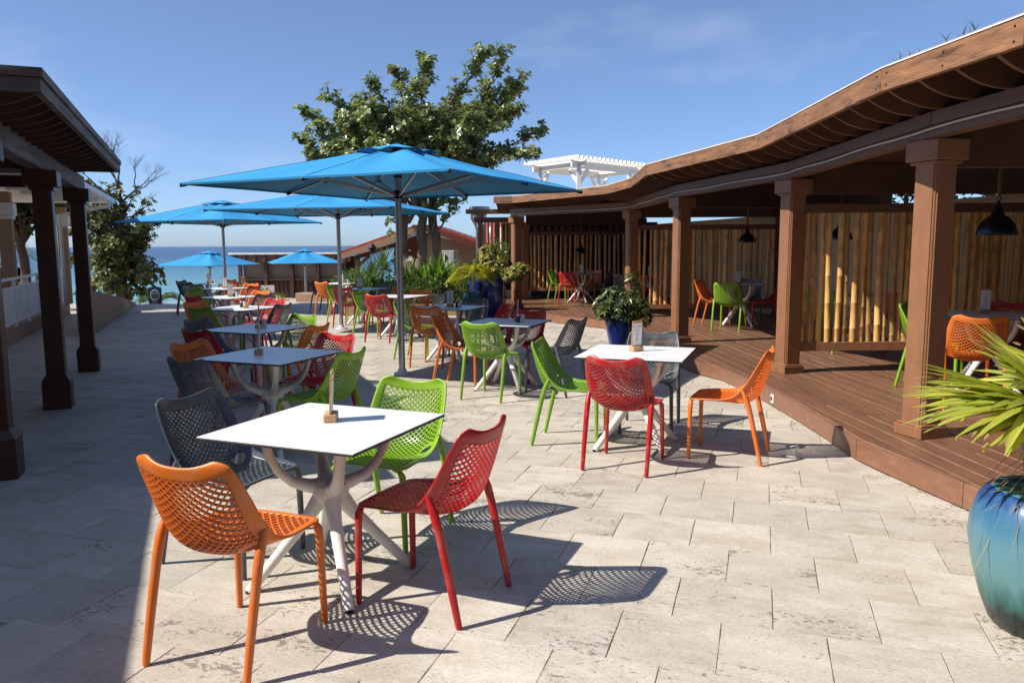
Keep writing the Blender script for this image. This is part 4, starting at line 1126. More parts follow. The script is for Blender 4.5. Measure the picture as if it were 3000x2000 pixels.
# ---- deck sets
DG, DCG = 'tables on the deck', 'chairs around the deck tables'
tset(4.5,7.35,-27,'near deck table by the frame edge', dict(near='orange',left='green',far='red'), z=zd(7.35), group=DG, cgroup=DCG,
     over=dict(near=(3.95,6.72,163),left=(4.16,7.70,53),far=(5.0,7.75,-30)))
tset(4.05,13.9,-25,'middle deck table', dict(near='green',left='orange',far='grey',right='red'), z=zd(13.9), group=DG, cgroup=DCG,
     over=dict(near=(3.677,13.2,150),left=(3.582,13.95,56),right=(4.45,13.75,-100)))
tset(1.80,20.3,-30,'farthest deck table', dict(near='red',left='green',far='orange',right='grey'), z=zd(20.3), group=DG, cgroup=DCG,
     over=dict(near=(1.50,19.80,148),left=(1.28,20.65,62)))
tset(4.85,10.75,-20,'deck table behind the nearest screen', dict(near='red',left='green'), z=zd(10.75), group=DG, cgroup=DCG,
     over=dict(near=(5.1,10.2,160),left=(4.22,10.45,130)))
tset(3.3,18.2,-20,'deck table behind the middle screen', dict(left='red',near='grey'), z=zd(18.2), group=DG, cgroup=DCG,
     over=dict(near=(2.65,18.0,110),left=(2.85,17.55,140)))
# extra chair in the near corner of the deck
# ---- table-top things
def top(y_, z=None): return (zf(y_) if z is None else z) + 0.004 + TH + 0.0005
for (tx, ty, ya, lx, ly, myaw, lab) in (
    (-.85,3.54,-22, -.035,.075, 97,'wooden menu holder seen edge-on, on the frontmost white table'),
    (-1.86,6.0,-22, -.10,-.02, 103,'wooden menu holder edge-on on the shaded second table, left row'),
    (-2.66,8.1,-24, .02,.02, 104,'menu holder on the shaded third table of the left row'),
    (-3.84,11.05,-24, .10,.02, 103,'menu holder edge-on on the fourth table of the left row'),
    (-4.96,13.75,-24, .0,.05, 20,'white menu standing on the fifth table of the left row'),
    (-6.22,16.95,-24, .0,.05, 10,'white menu standing on the sixth table of the left row'),
    (-7.55,19.5,-20, .02,.05, 10,'white menu standing on the farthest table of the left row'),
    (.97,6.03,-20, -.02,.06, 32,'upright wooden menu holder facing the camera on the sunlit right table'),
    (-.06,8.64,-21, .06,.17, 84,'menu holder edge-on on the second table of the right row'),
    (-.84,10.95,-22, -.05,.05, 10,'white menu with dark print on the third right-row table'),
    (-3.08,16.4,-22, -.12,.02, 5,'white menu standing on the fifth table of the right row'),
    (-4.15,19.2,-22, -.02,.02, 5,'white menu standing on the farthest right-row table')):
    mx_, my_ = loc_on(tx, ty, ya, lx, ly); menu(mx_, my_, top(ty), myaw, lab)
for (tx, ty, ya, lx, ly, myaw, lab) in ((4.5,7.35,-27,-.05,.05,-8,'menu holder on the near deck bay table by the frame edge'),
    (4.05,13.9,-25,-.05,.0,-5,'menu holder on the middle deck bay table'),(1.80,20.3,-30,.0,.0,-5,'menu holder on the far deck bay table'),
    (3.3,18.2,-20,-.1,.0,-5,'menu holder glimpsed behind the middle bamboo screen')):
    mx_, my_ = loc_on(tx, ty, ya, lx, ly); menu(mx_, my_, top(ty, zd(ty)), myaw, lab)
for (tx, ty, ya, lx, ly, nm, z) in ((-2.66,8.1,-24,-.03,.10,'third table of the left row',None),(-3.84,11.05,-24,-.02,.06,'fourth table of the left row',None),
    (-4.96,13.75,-24,.09,.04,'fifth table of the left row',None),(-7.55,19.5,-20,.14,.05,'farthest table of the left row',None),
    (-.06,8.64,-21,.13,.02,'second table of the right row',None),(-.84,10.95,-22,.09,-.02,'third table of the right row',None),(-1.97,13.75,-22,.0,.0,'fourth table of the right row',None),
    (-4.15,19.2,-22,.1,.03,'farthest table of the right row',None),(1.80,20.3,-30,.12,.0,'far deck bay table',zd(20.3))):
    for kk, (ddx, cname) in enumerate(((0,'dark pepper'),(.052,'pale salt'))):
        sx_, sy_ = loc_on(tx, ty, ya, lx+ddx, ly+.012*kk)
        shaker(kk, sx_, sy_, top(ty, z), f'{cname} shaker with metal lid on the {nm}')

# ================================================================== UMBRELLAS
MT['seam'] = mat('seam_tape', (0.018, 0.21, 0.45), 0.8)
def umbrella(x_, y_, z0, side, ze, za, yaw, label, pole_m, prad=0.036, base=True, group='blue parasols on the patio', zh=None, detail=True):
    t = thing('parasol', label, 'parasol', (x_, y_, z0), R(yaw), group)
    ze -= z0; za -= z0; h = side/2; zh = (zh-z0) if zh else ze-0.09
    # canopy: four quarters sagging between eight ribs, with hem and vented cap
    def surf(a, r):             # a: angle, r 0..1 out to the square edge
        ca, sa_ = math.cos(a), math.sin(a); k_ = 1/max(abs(ca), abs(sa_))
        px, py = h*r*ca*k_, h*r*sa_*k_
        z = za-(za-ze)*r
        seam = (a/(math.pi/4)) % 1.0
        z -= 0.055*(math.sin(math.pi*seam)**2)*math.sin(math.pi*min(r,1))*(side/3.6)
        z += 0.010*noise.noise(Vector((px*2.6+x_, py*2.6+y_, 1.0)))*r*(1-r)*4
        return px, py, z
    mb = MB(); NA = 64; NR = 12; r0 = 0.16
    for j in range(NR+1):
        r = r0+(1-r0)*j/NR
        for i in range(NA):
            a = 2*math.pi*i/NA; p = list(surf(a, r))
            if j == NR:
                seam = (a/(math.pi/4)) % 1.0; k_ = 1-0.018*math.sin(math.pi*seam)**2; p[0] *= k_; p[1] *= k_
            mb.v.append(tuple(p))
    for j in range(NR):
        for i in range(NA): mb.f.append((j*NA+i, j*NA+(i+1) % NA, (j+1)*NA+(i+1) % NA, (j+1)*NA+i))
    o = len(mb.v)               # hem turned down
    for i in range(NA):
        p = mb.v[NR*NA+i]; mb.v.append((p[0]*.998, p[1]*.998, p[2]-0.022))
    for i in range(NA): mb.f.append((NR*NA+i, NR*NA+(i+1) % NA, o+(i+1) % NA, o+i))
    cano = part('canopy', mb, MT['canopy'], t, True, 35)
    sm_ = MB()                  # stitched seams over the ribs
    for k_ in range(8):
        a = math.pi/4*k_
        L1 = [Vector(surf(a-.009/max(.2,r_), r_)) for r_ in (.17,.4,.6,.8,.97)]; L2 = [Vector(surf(a+.009/max(.2,r_), r_)) for r_ in (.17,.4,.6,.8,.97)]
        for i in range(4):
            sm_.add([p+Vector((0,0,.004)) for p in (L1[i], L2[i], L2[i+1], L1[i+1])], [(0,1,2,3)])
    part('seams', sm_, MT['seam'], cano)
    mb = MB(); n2 = 32
    rr = [(0.0,.06),(.05,.055),(.11,.03),(.17,.0),(.215,-.035)]
    for j, (r, dz) in enumerate(rr):
        for i in range(n2):
            a = 2*math.pi*i/n2; px, py, _ = surf(a, max(r,.001)); seam = (a/(math.pi/4)) % 1.0
            wv = 0.028*(math.sin(math.pi*seam)**2) if j == len(rr)-1 else 0
            mb.v.append((px, py, za-(za-ze)*r*0.75+.012+wv+dz*.25))
    for j in range(len(rr)-1):
        for i in range(n2): mb.f.append((j*n2+i, j*n2+(i+1) % n2, (j+1)*n2+(i+1) % n2, (j+1)*n2+i))
    part('vent_cap', mb, MT['canopy'], t, True, 40)
    mb = MB(); mb.tube([(0,0,0.03),(0,0,za-.02)], prad, 18); part('pole', mb, pole_m, t, True, 50)
    mb = MB(); mb.lathe([(prad+.002,za-.12),(prad+.02,za-.12),(prad+.02,za-.02),(prad+.002,za-.02)], 18); part('crown_hub', mb, MT['black'], t, True, 40)
    mb = MB(); mb.lathe([(prad+.002,zh-.05),(prad+.022,zh-.05),(prad+.024,zh+.02),(prad+.010,zh+.05),(prad+.002,zh+.05)], 18); part('runner_hub', mb, MT['black'], t, True, 40)
    if detail:
        mb = MB(); mb.lathe([(prad+.001,zh+.20),(prad+.014,zh+.20),(prad+.014,zh+.225),(prad+.001,zh+.225)], 18); part('collar', mb, MT['black'], t)
    for k_ in range(8):
        a = math.pi/4*k_; px, py, pz = surf(a, 1.0); E = Vector((px, py, ze-.028)); T0 = Vector((px*.02, py*.02, za-.07))
        d = (E-T0); rib = MB()
        dd = d.normalized(); sdv = Vector((-dd.y, dd.x, 0)).normalized(); uu = dd.cross(sdv)
        Mx = Matrix((dd, sdv, uu)).transposed()
        rib.box(((E+T0)/2).to_tuple(), (d.length, .018, .030), rot=Mx)
        ro = part('rib', rib, MT['steel'], t)
        cp = MB(); cp.box((E-dd*.035).to_tuple(), (.075,.026,.038), rot=Mx, b=.004); part('end_cap', cp, MT['black'], ro)
        fr = 0.52 if k_ % 2 else 0.62
        Q = T0+d*fr-Vector((0,0,.022)); S = Vector((px, py, 0)).normalized()*(prad+.02)+Vector((0,0,zh-.01)); d2 = Q-S; dd = d2.normalized()
        sdv = Vector((-dd.y, dd.x, 0)).normalized(); Mx = Matrix((dd, sdv, dd.cross(sdv))).transposed()
        st = MB(); st.box(((Q+S)/2).to_tuple(), (d2.length, .024, .040), rot=Mx, b=.003); so = part('strut', st, MT['steel'], t)
        if detail:
            br = MB(); br.box(Q.to_tuple(), (.07,.036,.055), rot=Mx, b=.006); part('bracket', br, MT['black'], so)
    if base:
        mb = MB(); mb.lathe([(0,0),(.115,0),(.118,.008),(.112,.020),(.085,.030),(prad+.018,.036),(prad+.012,.07),(prad+.001,.075)], 28); part('base', mb, MT['steel_w'], t, True, 40)
        for zz in (0.42, 0.62):
            mb = MB(); mb.lathe([(0,0),(.006,0),(.006,.004),(0,.004)], 8); mb.v = [(a_, -prad-c_, zz+b_) for a_, b_, c_ in mb.v]; part('bolt', mb, MT['black'], t)
    return t
umbrella(-1.37,9.66,zf(9.66)+.004,3.45,2.26,2.745,-25.7,'large sky blue parasol nearest the camera on a grey pole',MT['steel'],0.040,zh=2.17)
umbrella(-3.36,15.4,zf(15.4)+.004,3.5,2.215,2.64,-12,'middle sky blue parasol overlapping behind the nearest one',MT['steel'],0.038)
umbrella(-7.42,20.4,zf(20.4)+.004,3.55,2.18,2.71,-24,'sky blue parasol at the far end of the left row',MT['steel'],0.038)
umbrella(-12.64,33.0,-0.85,2.95,0.80,1.36,-20,'small blue parasol on the lower terrace, left one, against the sea',MT['steel'],0.045,detail=False,group='blue parasols on the lower terrace')
umbrella(-8.65,33.0,-0.85,2.75,0.87,1.42,22,'small blue parasol on the lower terrace in front of the beach bar',MT['steel'],0.045,detail=False,group='blue parasols on the lower terrace')
umbrella(-4.6,36.5,-0.85,2.75,0.80,1.32,10,'blue parasol on the lower terrace mostly hidden by the red-roofed house',MT['steel'],0.045,detail=False,group='blue parasols on the lower terrace')

# ================================================================== PENDANT LAMPS
def lamp(x_, y_, zb, label, ztop=2.40):
    t = thing('pendant_lamp', label, 'lamp', (x_, y_, zb), 0, 'black pendant lamps over the deck tables')
    mb = MB(); prof = [(.150,0),(.150,.012),(.146,.03),(.125,.085),(.085,.135),(.052,.155),(.040,.19),(.030,.225),(.014,.24),(.012,.27)]
    inn = [(.008,.24),(.028,.215),(.047,.15),(.080,.128),(.118,.08),(.140,.028),(.144,.0)]
    mb.lathe(prof+inn, 32); part('shade', mb, MT['lamp'], t, True, 50)
    mb = MB(); mb.lathe([(0,.04),(.018,.05),(.026,.08),(.018,.11),(.012,.15)], 12); part('bulb', mb, MT['sugar'], t, True)
    mb = MB(); mb.tube([(.0,0,.27),(.018,0,.285),(.0,0,.31),(-.018,0,.285),(0,0,.27)], .004, 6); part('hook', mb, MT['black'], t, True)
    mb = MB(); H = ztop-zb-.30
    for s in range(3):
        mb.tube([(.009*math.cos(k_*.7+s*2.09), .009*math.sin(k_*.7+s*2.09), .30+H*k_/40) for k_ in range(41)], .0075, 5)
    part('rope', mb, MT['rope'], t, True)
lamp(3.89,6.35,1.615,'black dome pendant lamp over the near deck bay, at the right edge')
lamp(4.08,13.7,1.575,'black dome pendant lamp over the middle deck bay table')
lamp(1.76,20.1,1.33,'black dome pendant lamp over the far deck bay table')
lamp(4.28,10.3,1.60,'black pendant lamp glimpsed behind the nearest bamboo screen')
# ================================================================== PLANTS
class LB:                     # leaf builder with a per-leaf random value
    def __init__(s): s.v = []; s.f = []; s.r = []
    def add(s, vs, fs, r):
        o = len(s.v); s.v += [tuple(p) for p in vs]; s.f += [tuple(i+o for i in f) for f in fs]; s.r += [r]*len(fs)
    def blade(s, base, d, up_, L_, w_, r, fold=0.25, droop=0.0, shape=(0.15,1.0,0.85,0.0), n=3):
        # leaf made of n+ segments, folded along the midrib
        d = d.normalized(); sd_ = d.cross(up_)
        if sd_.length < 1e-4: sd_ = d.orthogonal()
        sd_.normalize(); nn = sd_.cross(d).normalized(); k = len(shape); P = []
        for i, ww in enumerate(shape):
            t = i/(k-1); c_ = base + d*(L_*t) - Vector((0,0,1))*(droop*L_*t*t)
            P += [c_+sd_*(w_*ww/2)+nn*(w_*ww*fold), c_, c_-sd_*(w_*ww/2)+nn*(w_*ww*fold)]
        F = []
        for i in range(k-1):
            F += [(3*i, 3*i+1, 3*i+4, 3*i+3), (3*i+1, 3*i+2, 3*i+5, 3*i+4)]
        s.add(P, F, r)
    def data(s, name, m):
        me = bpy.data.meshes.new(name); me.from_pydata(s.v, [], s.f); me.materials.append(m)
        a = me.attributes.new('rnd', 'FLOAT', 'FACE'); a.data.foreach_set('value', s.r); me.update(); return me
def rdir(rr, zmin=-1, zmax=1):
    a = rr.uniform(0, 6.2832); z = rr.uniform(zmin, zmax); q = math.sqrt(max(0, 1-z*z)); return Vector((q*math.cos(a), q*math.sin(a), z))
LM = {}
LM['almond'] = leafmat('sea_almond_leaf', (0.105,0.160,0.042), (0.265,0.310,0.105), 0.34, 0.24, 0.6, (0.30,0.14,0.08))
LM['grape'] = leafmat('sea_grape_leaf', (0.045,0.068,0.018), (0.165,0.185,0.050), 0.42, 0.32, 0.5, (0.28,0.15,0.045))
LM['fan'] = leafmat('fan_palm_leaf', (0.22,0.28,0.035), (0.50,0.50,0.080), 0.42, 0.28, 0.5, (0.36,0.25,0.11))
LM['fan2'] = leafmat('fan_palm_dark', (0.035,0.075,0.015), (0.10,0.17,0.03), 0.42, 0.25)
LM['yel'] = leafmat('yellow_palm_leaf', (0.26,0.30,0.022), (0.52,0.46,0.035), 0.42, 0.32)
LM['strap'] = leafmat('strap_leaf', (0.075,0.165,0.022), (0.22,0.34,0.06), 0.36, 0.25)
LM['drac'] = leafmat('dracaena_leaf', (0.050,0.110,0.025), (0.16,0.25,0.06), 0.38, 0.22)
LM['hedge'] = leafmat('hedge_leaf', (0.045,0.100,0.018), (0.190,0.280,0.065), 0.30, 0.2, 0.6)
LM['vari'] = leafmat('variegated_leaf', (0.045,0.085,0.015), (0.50,0.45,0.10), 0.36, 0.22)
LM['scheff'] = leafmat('schefflera_leaf', (0.030,0.058,0.016), (0.105,0.145,0.038), 0.32, 0.2, 0.6, (0.45,0.42,0.09))
LM['boug'] = leafmat('bougainvillea_leaf', (0.06,0.12,0.02), (0.30,0.36,0.05), 0.45, 0.3, 0.5, (0.55,0.08,0.06))

def pot(name, label, x_, y_, z, prof, m, inner=0.03, soil_z=None, group=None, rim_m=None):
    t = thing(name, label, 'plant pot', (x_, y_, z), 0, group)
    rt_, ht = prof[-1]
    mb = MB(); mb.lathe(prof+[(rt_-inner, ht), (rt_-inner-.01, ht-.10), (0, ht-.11)], 44); part('body', mb, m, t, True, 45)
    if rim_m:
        mb = MB(); mb.lathe([(rt_+.001,ht-.018),(rt_+.0025,ht-.004),(rt_-.006,ht+.004),(rt_-inner+.004,ht+.003),(rt_-inner-.002,ht-.02)], 44); part('rim', mb, rim_m, t, True)
    mb = MB(); s_ = soil_z if soil_z else ht-.06; rr = random.Random(5)
    n = 24; mb.v.append((0,0,s_+.02))
    for k in range(n): mb.v.append(((rt_-inner-.004)*math.cos(6.2832*k/n), (rt_-inner-.004)*math.sin(6.2832*k/n), s_+rr.uniform(-.008,.008)))
    mb.f += [(0, 1+k, 1+(k+1) % n) for k in range(n)]; part('soil', mb, MT['soil'], t)
    return t

# ---- big teal pot with fan palm at the right edge
def glaze():
    m = bpy.data.materials.new('blue_to_teal_glaze'); m.use_nodes = True
    t = m.node_tree; N = t.nodes; lk = t.links.new; p = N['Principled BSDF']
    tcn = N.new('ShaderNodeTexCoord'); sp = N.new('ShaderNodeSeparateXYZ'); lk(tcn.outputs['Object'], sp.inputs[0])
    mp_ = N.new('ShaderNodeMapping'); mp_.inputs['Scale'].default_value = (26,26,2.2); lk(tcn.outputs['Object'], mp_.inputs[0])
    n = N.new('ShaderNodeTexNoise'); n.inputs['Scale'].default_value = 1.6; n.inputs['Detail'].default_value = 6; lk(mp_.outputs[0], n.inputs['Vector'])
    a = N.new('ShaderNodeMath'); a.operation = 'MULTIPLY_ADD'; a.inputs[1].default_value = 0.16; lk(n.outputs['Fac'], a.inputs[0]); lk(sp.outputs['Z'], a.inputs[2])
    mr = N.new('ShaderNodeMapRange'); mr.inputs['From Min'].default_value = 0.08; mr.inputs['From Max'].default_value = 0.70; lk(a.outputs[0], mr.inputs['Value'])
    rp = N.new('ShaderNodeValToRGB'); e = rp.color_ramp.elements
    e[0].color = (0.008,0.014,0.014,1); e[1].color = (0.012,0.045,0.20,1)
    for pos, c in ((0.13,(0.010,0.022,0.018)),(0.22,(0.026,0.115,0.105)),(0.40,(0.105,0.245,0.270)),(0.62,(0.090,0.225,0.285)),(0.80,(0.040,0.135,0.270)),(0.92,(0.013,0.045,0.185))):
        x = e.new(pos); x.color = (*c, 1)
    lk(mr.outputs[0], rp.inputs[0]); lk(rp.outputs[0], p.inputs['Base Color']); p.inputs['Roughness'].default_value = 0.34; p.inputs['Coat Weight'].default_value = 0.10
    nb = N.new('ShaderNodeTexNoise'); nb.inputs['Scale'].default_value = 9; lk(tcn.outputs['Object'], nb.inputs['Vector'])
    bu = N.new('ShaderNodeBump'); bu.inputs['Strength'].default_value = 0.12; bu.inputs['Distance'].default_value = 0.01; lk(nb.outputs['Fac'], bu.inputs['Height']); lk(bu.outputs[0], p.inputs['Normal'])
    return m
MT['glaze'] = glaze(); MT['rimteal'] = mat('pale_teal_rim', (0.05,0.20,0.22), 0.25, 0.3, 20)
PX, PY = 2.14, 3.03
bpz = zf(PY)+.005
big = pot('big_pot', 'large blue-to-teal glazed urn at the right frame edge', PX, PY, bpz, [(.165,0),(.185,.02),(.222,.115),(.258,.25),(.276,.36),(.272,.44),(.250,.515),(.218,.562),(.203,.570)], MT['glaze'], .035, .50, rim_m=MT['rimteal'])
pr = random.Random(31)
for k in range(26):
    a = pr.uniform(0,6.28); q = pr.uniform(.03,.15); s = pr.uniform(.008,.018)
    mb = MB(); mb.box((q*math.cos(a), q*math.sin(a), .515), (s*1.4,s,s), a, s*.35); part('pebble', mb, MT['pebble'], big)
def fan_leaf(lb, hub, d, up_, L_, span, nseg, rr, droop=.18, w_=.055, split=0.35):
    d = d.normalized(); side = d.cross(up_).normalized(); nn = side.cross(d).normalized()
    for k in range(nseg):
        a = (k/(nseg-1)-.5)*span; dd = d*math.cos(a)+side*math.sin(a)
        lift = 0.10*math.cos(a)+rr.uniform(-.06,.06)
        dd = (dd+nn*lift).normalized(); l = L_*(1-.22*abs(a/span*2)**2)*rr.uniform(.9,1.06)
        r_ = rr.random()*.85
        lb.blade(hub, dd, nn, l, w_*rr.uniform(.8,1.1), r_, fold=.30, droop=droop*rr.uniform(.4,1.8), shape=(.25,.75,1.0,.92,.62,.10))
        if rr.random() < .5:     # dry tip
            tip = hub+dd*l*.93-Vector((0,0,1))*droop*l*.86
            lb.blade(tip, (dd-Vector((0,0,.5))).normalized(), nn, l*.09, w_*.30, 1.0, fold=.2, shape=(.6,.8,.1))
fp = thing('fan_palm', 'yellow-green fan palm growing from the large teal urn', 'palm', (PX, PY, bpz))
rr = random.Random(9)
stem = MB(); stem.tube([(0,0,.46),(.0,.01,.56),(.01,.0,.66)], [.05,.045,.03], 10); part('trunk', stem, MT['bark_d'], fp, True)
LEAVES = [((-.02,.06,.90),(-.92,.10,.26),.50,R(140)),((-.11,-.05,.92),(-.93,-.10,-.08),.47,R(140)),((-.04,-.10,.92),(-.72,-.38,-.22),.36,R(130)),((.02,.10,.93),(-.55,.35,.62),.42,R(140)),
          ((.10,.02,.95),(.05,.15,.90),.40,R(150)),((.22,.02,.92),(.8,-.1,.3),.46,R(150)),((.16,-.10,.94),(.6,-.5,.1),.40,R(150)),((.12,.16,.94),(.4,.8,.3),.42,R(150)),((-.08,.12,.90),(-.82,.50,.05),.44,R(110))]
for i, (hb, d_, l_, sp_) in enumerate(LEAVES):
    hb = Vector(hb); lb = LB(); fan_leaf(lb, hb, Vector(d_), Vector((0,0,1)), l_, sp_, 19 if i < 5 else 16, rr, .15, .043)
    lo = obj('leaf', lb.data('leaf', LM['fan']), fp)
    pe = MB(); m_ = hb*.5+Vector((0,0,.36)); pe.tube([(0,0,.62),(m_.x*.8,m_.y*.8,m_.z),hb.to_tuple()], [.011,.009,.006], 6); part('stalk', pe, MT['grass'], lo, True)
gr = LB()
for k in range(14):
    a = rr.uniform(2.4,4.6); gr.blade(Vector((.10*math.cos(a),.10*math.sin(a),.50)), Vector((math.cos(a),math.sin(a),rr.uniform(.6,1.6))), Vector((0,0,1)), rr.uniform(.15,.32), .006, rr.random(), droop=.5, shape=(1,.9,.6,.1))
for k in range(16):
    a = rr.uniform(2.2,4.4); gr.blade(Vector((.06*math.cos(a),.06*math.sin(a),.70+rr.uniform(-.05,.08))), Vector((math.cos(a),math.sin(a),-.6)), Vector((0,0,1)), rr.uniform(.2,.36), .007, 1.0, droop=.7, shape=(1,.9,.6,.1))
obj('dry_fibres', gr.data('dry_fibres', LM['fan']), fp)
# dark pot standing on the deck just behind
pot('deck_pot', 'dark slate blue tapered pot on the deck behind the fan palm', 2.86,4.02,zd(4.02)+.002,[(.10,0),(.12,.02),(.165,.36),(.18,.385),(.18,.40)],mat('slate_glaze',(.030,.036,.062),.25,.2,5,coat=.3),.025)

# ---- generic leafy shrub: sprays of small leaves over a lumpy body
def shrub(name, label, loc, blobs, m, n, ls, seed, cat='shrub', group=None, stems=True, rnd=None, whorl=0, shape=(.2,1.0,.7,.05), rise=.25, wr=.5, parent=None):
    rr = random.Random(seed); lb = LB(); tot = sum(b[3]*b[4]*b[5] for b in blobs)
    t = thing(name, label, cat, loc, 0, group)
    for (bx, by, bz, rx, ry, rz) in blobs:
        k = int(n*rx*ry*rz/tot)
        for i in range(k):
            d = rdir(rr, -.75, 1); q = rr.uniform(.45,1.0)**.45*(1+.14*noise.noise(Vector((d.x*2.2+bx*3, d.y*2.2+seed, d.z*2.2))))*rr.uniform(.86,1.06)
            p = Vector((bx+d.x*rx*q, by+d.y*ry*q, bz+d.z*rz*q))
            rv = rr.random() if rnd is None else rnd(rr)
            if whorl:
                ax = (d+Vector((0,0,.5))+rdir(rr)*.4).normalized(); s1 = ax.orthogonal().normalized(); s2 = ax.cross(s1)
                for w_ in range(whorl):
                    an = 6.2832*w_/whorl+rr.uniform(-.2,.2); dd = (s1*math.cos(an)+s2*math.sin(an)+ax*rise).normalized()
                    lb.blade(p, dd, ax, ls*rr.uniform(.8,1.15), ls*wr, min(1,max(0,rv+rr.uniform(-.1,.1))), droop=.18, shape=shape)
            else:
                dd = (d+rdir(rr)*.8+Vector((0,0,rise))).normalized(); lb.blade(p, dd, rdir(rr), ls*rr.uniform(.7,1.25), ls*wr, rv, shape=shape)
    obj('foliage', lb.data('foliage', m), t)
    if stems:
        mb = MB()
        for (bx, by, bz, rx, ry, rz) in blobs:
            for k in range(5):
                e = rdir(rr, -.2, .8); mb.tube([(bx*.2,by*.2,0),(bx*.6+e.x*.05,by*.6+e.y*.05,bz*.6),(bx+e.x*rx*.6,by+e.y*ry*.6,bz+e.z*rz*.6)], [.016,.011,.005], 5)
        part('stems', mb, MT['bark'], t, True)
    return t
# blue pot with schefflera in the middle of the patio
bx_, by_ = 1.68, 12.05
pot('blue_pot', 'cobalt blue glazed pot beside the deck edge in the centre right', bx_, by_, zf(by_)+.005, [(.145,0),(.16,.02),(.19,.14),(.225,.30),(.245,.42),(.240,.475),(.225,.50),(.262,.515),(.268,.54),(.262,.555)], MT['cobalt'], .04)
shrub('schefflera', 'dark green leafy schefflera in the cobalt pot beside the deck', (bx_,by_,zf(by_)+.5), [(-.02,0,.20,.40,.34,.20),(-.20,-.05,.16,.24,.24,.20),(.26,-.05,.06,.20,.22,.26),(.18,0,.48,.13,.13,.22),(-.10,.02,.36,.18,.18,.12),(.02,-.05,.10,.34,.3,.14)], LM['scheff'], 480, .085, 3, 'plant', rnd=lambda r: r.random()*.86 if r.random() < .96 else 1.0, whorl=6, shape=(.2,.9,1,.55,.05), wr=.36)
# group of pots at the deck corner
pot('tall_blue_pot', 'tall cobalt blue glazed urn by the corner post', -.42,17.9,zf(17.9)+.005,[(.17,0),(.19,.03),(.225,.3),(.24,.55),(.242,.75),(.232,.84),(.225,.86)],MT['cobalt'],.03)
pot('dark_blue_pot', 'dark blue pot half hidden behind the tall cobalt urn', -.80,18.75,zf(18.75)+.005,[(.15,0),(.17,.03),(.2,.4),(.21,.72),(.205,.80)],MT['cobalt'],.03)
pot('teal_pot', 'teal glazed pot with a small yellow palm, left of the cobalt urn', -.88,17.7,zf(17.7)+.005,[(.165,0),(.185,.03),(.21,.2),(.225,.42),(.222,.53),(.215,.56),(.225,.58)],MT['tealpot'],.03)
shrub('variegated_bush', 'yellow variegated bush spilling from the tall cobalt urn', (-.42,17.9,.74), [(.0,0,.28,.36,.3,.28),(.40,-.05,.18,.32,.28,.20),(-.12,.0,.62,.20,.2,.2),(.66,-.05,.26,.18,.18,.16),(.15,0,.45,.25,.22,.2)], LM['vari'], 1300, .085, 4, 'plant', whorl=5, wr=.42, shape=(.2,1,.9,.05))
shrub('green_bush', 'dark green bush behind the variegated plant at the kiosk', (-.5,19.6,.55), [(0,0,.55,.42,.35,.38),(.2,0,.85,.25,.25,.28),(-.3,0,.25,.4,.35,.4)], LM['hedge'], 1500, .07, 5, 'shrub')
# small yellow palm in the teal pot
def pinnate(lb, base, d, L_, rr, n=14, ll=.26, droop=.5, w_=.022, rv=None):
    d = d.normalized(); pts = []
    for i in range(n+1):
        t = i/n; pts.append(base+d*(L_*t)-Vector((0,0,1))*(droop*L_*t*t))
    for i in range(2, n+1):
        tg = (pts[i]-pts[i-1]).normalized(); sd_ = tg.cross(Vector((0,0,1)))
        if sd_.length < .05: sd_ = tg.orthogonal()
        sd_.normalize(); l = ll*math.sin(math.pi*(.15+.8*i/n))**.7
        for s in (-1,1):
            dd = (sd_*s*.8+tg*.75+Vector((0,0,.25))).normalized()
            lb.blade(pts[i], dd, Vector((0,0,1)), l*rr.uniform(.85,1.1), w_, rr.random() if rv is None else rv(rr), fold=.2, droop=.35, shape=(.4,1,.8,.1))
    return pts
def palm(name, label, loc, trunk_h, tr, nl, L_, m, seed, ll=.26, w_=.022, el=(.1,1.3), droop=.5, trm=None, group=None, n=14):
    rr = random.Random(seed); t = thing(name, label, 'palm', loc, 0, group)
    mb = MB(); mb.tube([(0,0,0),(.02,0,trunk_h*.5),(0,.01,trunk_h)], [tr,tr*.8,tr*.7], 10); part('trunk', mb, trm or MT['bark'], t, True)
    for k in range(nl):
        a = 6.2832*k/nl*1.618*2+rr.uniform(-.3,.3); e = rr.uniform(*el); d = Vector((math.cos(a)*math.cos(e), math.sin(a)*math.cos(e), math.sin(e)))
        lb = LB(); pts = pinnate(lb, Vector((0,0,trunk_h)), d, L_*rr.uniform(.8,1.1), rr, n, ll, droop, w_)
        fo_ = obj('frond', lb.data('frond', m), t)
        mb = MB(); mb.tube([p.to_tuple() for p in pts], [.008*(1-.7*i/len(pts)) for i in range(len(pts))], 4); part('rachis', mb, MT['grass'], fo_, True)
    return t
palm('yellow_palm', 'small yellow palm with arching fronds in the teal pot', (-.88,17.7,zf(17.7)+.53), .44,.028,17,.72,LM['yel'],6,.28,.03,(.15,1.25),.75,mat('pale_palm_stem',(.42,.40,.20),.6,.2,8))
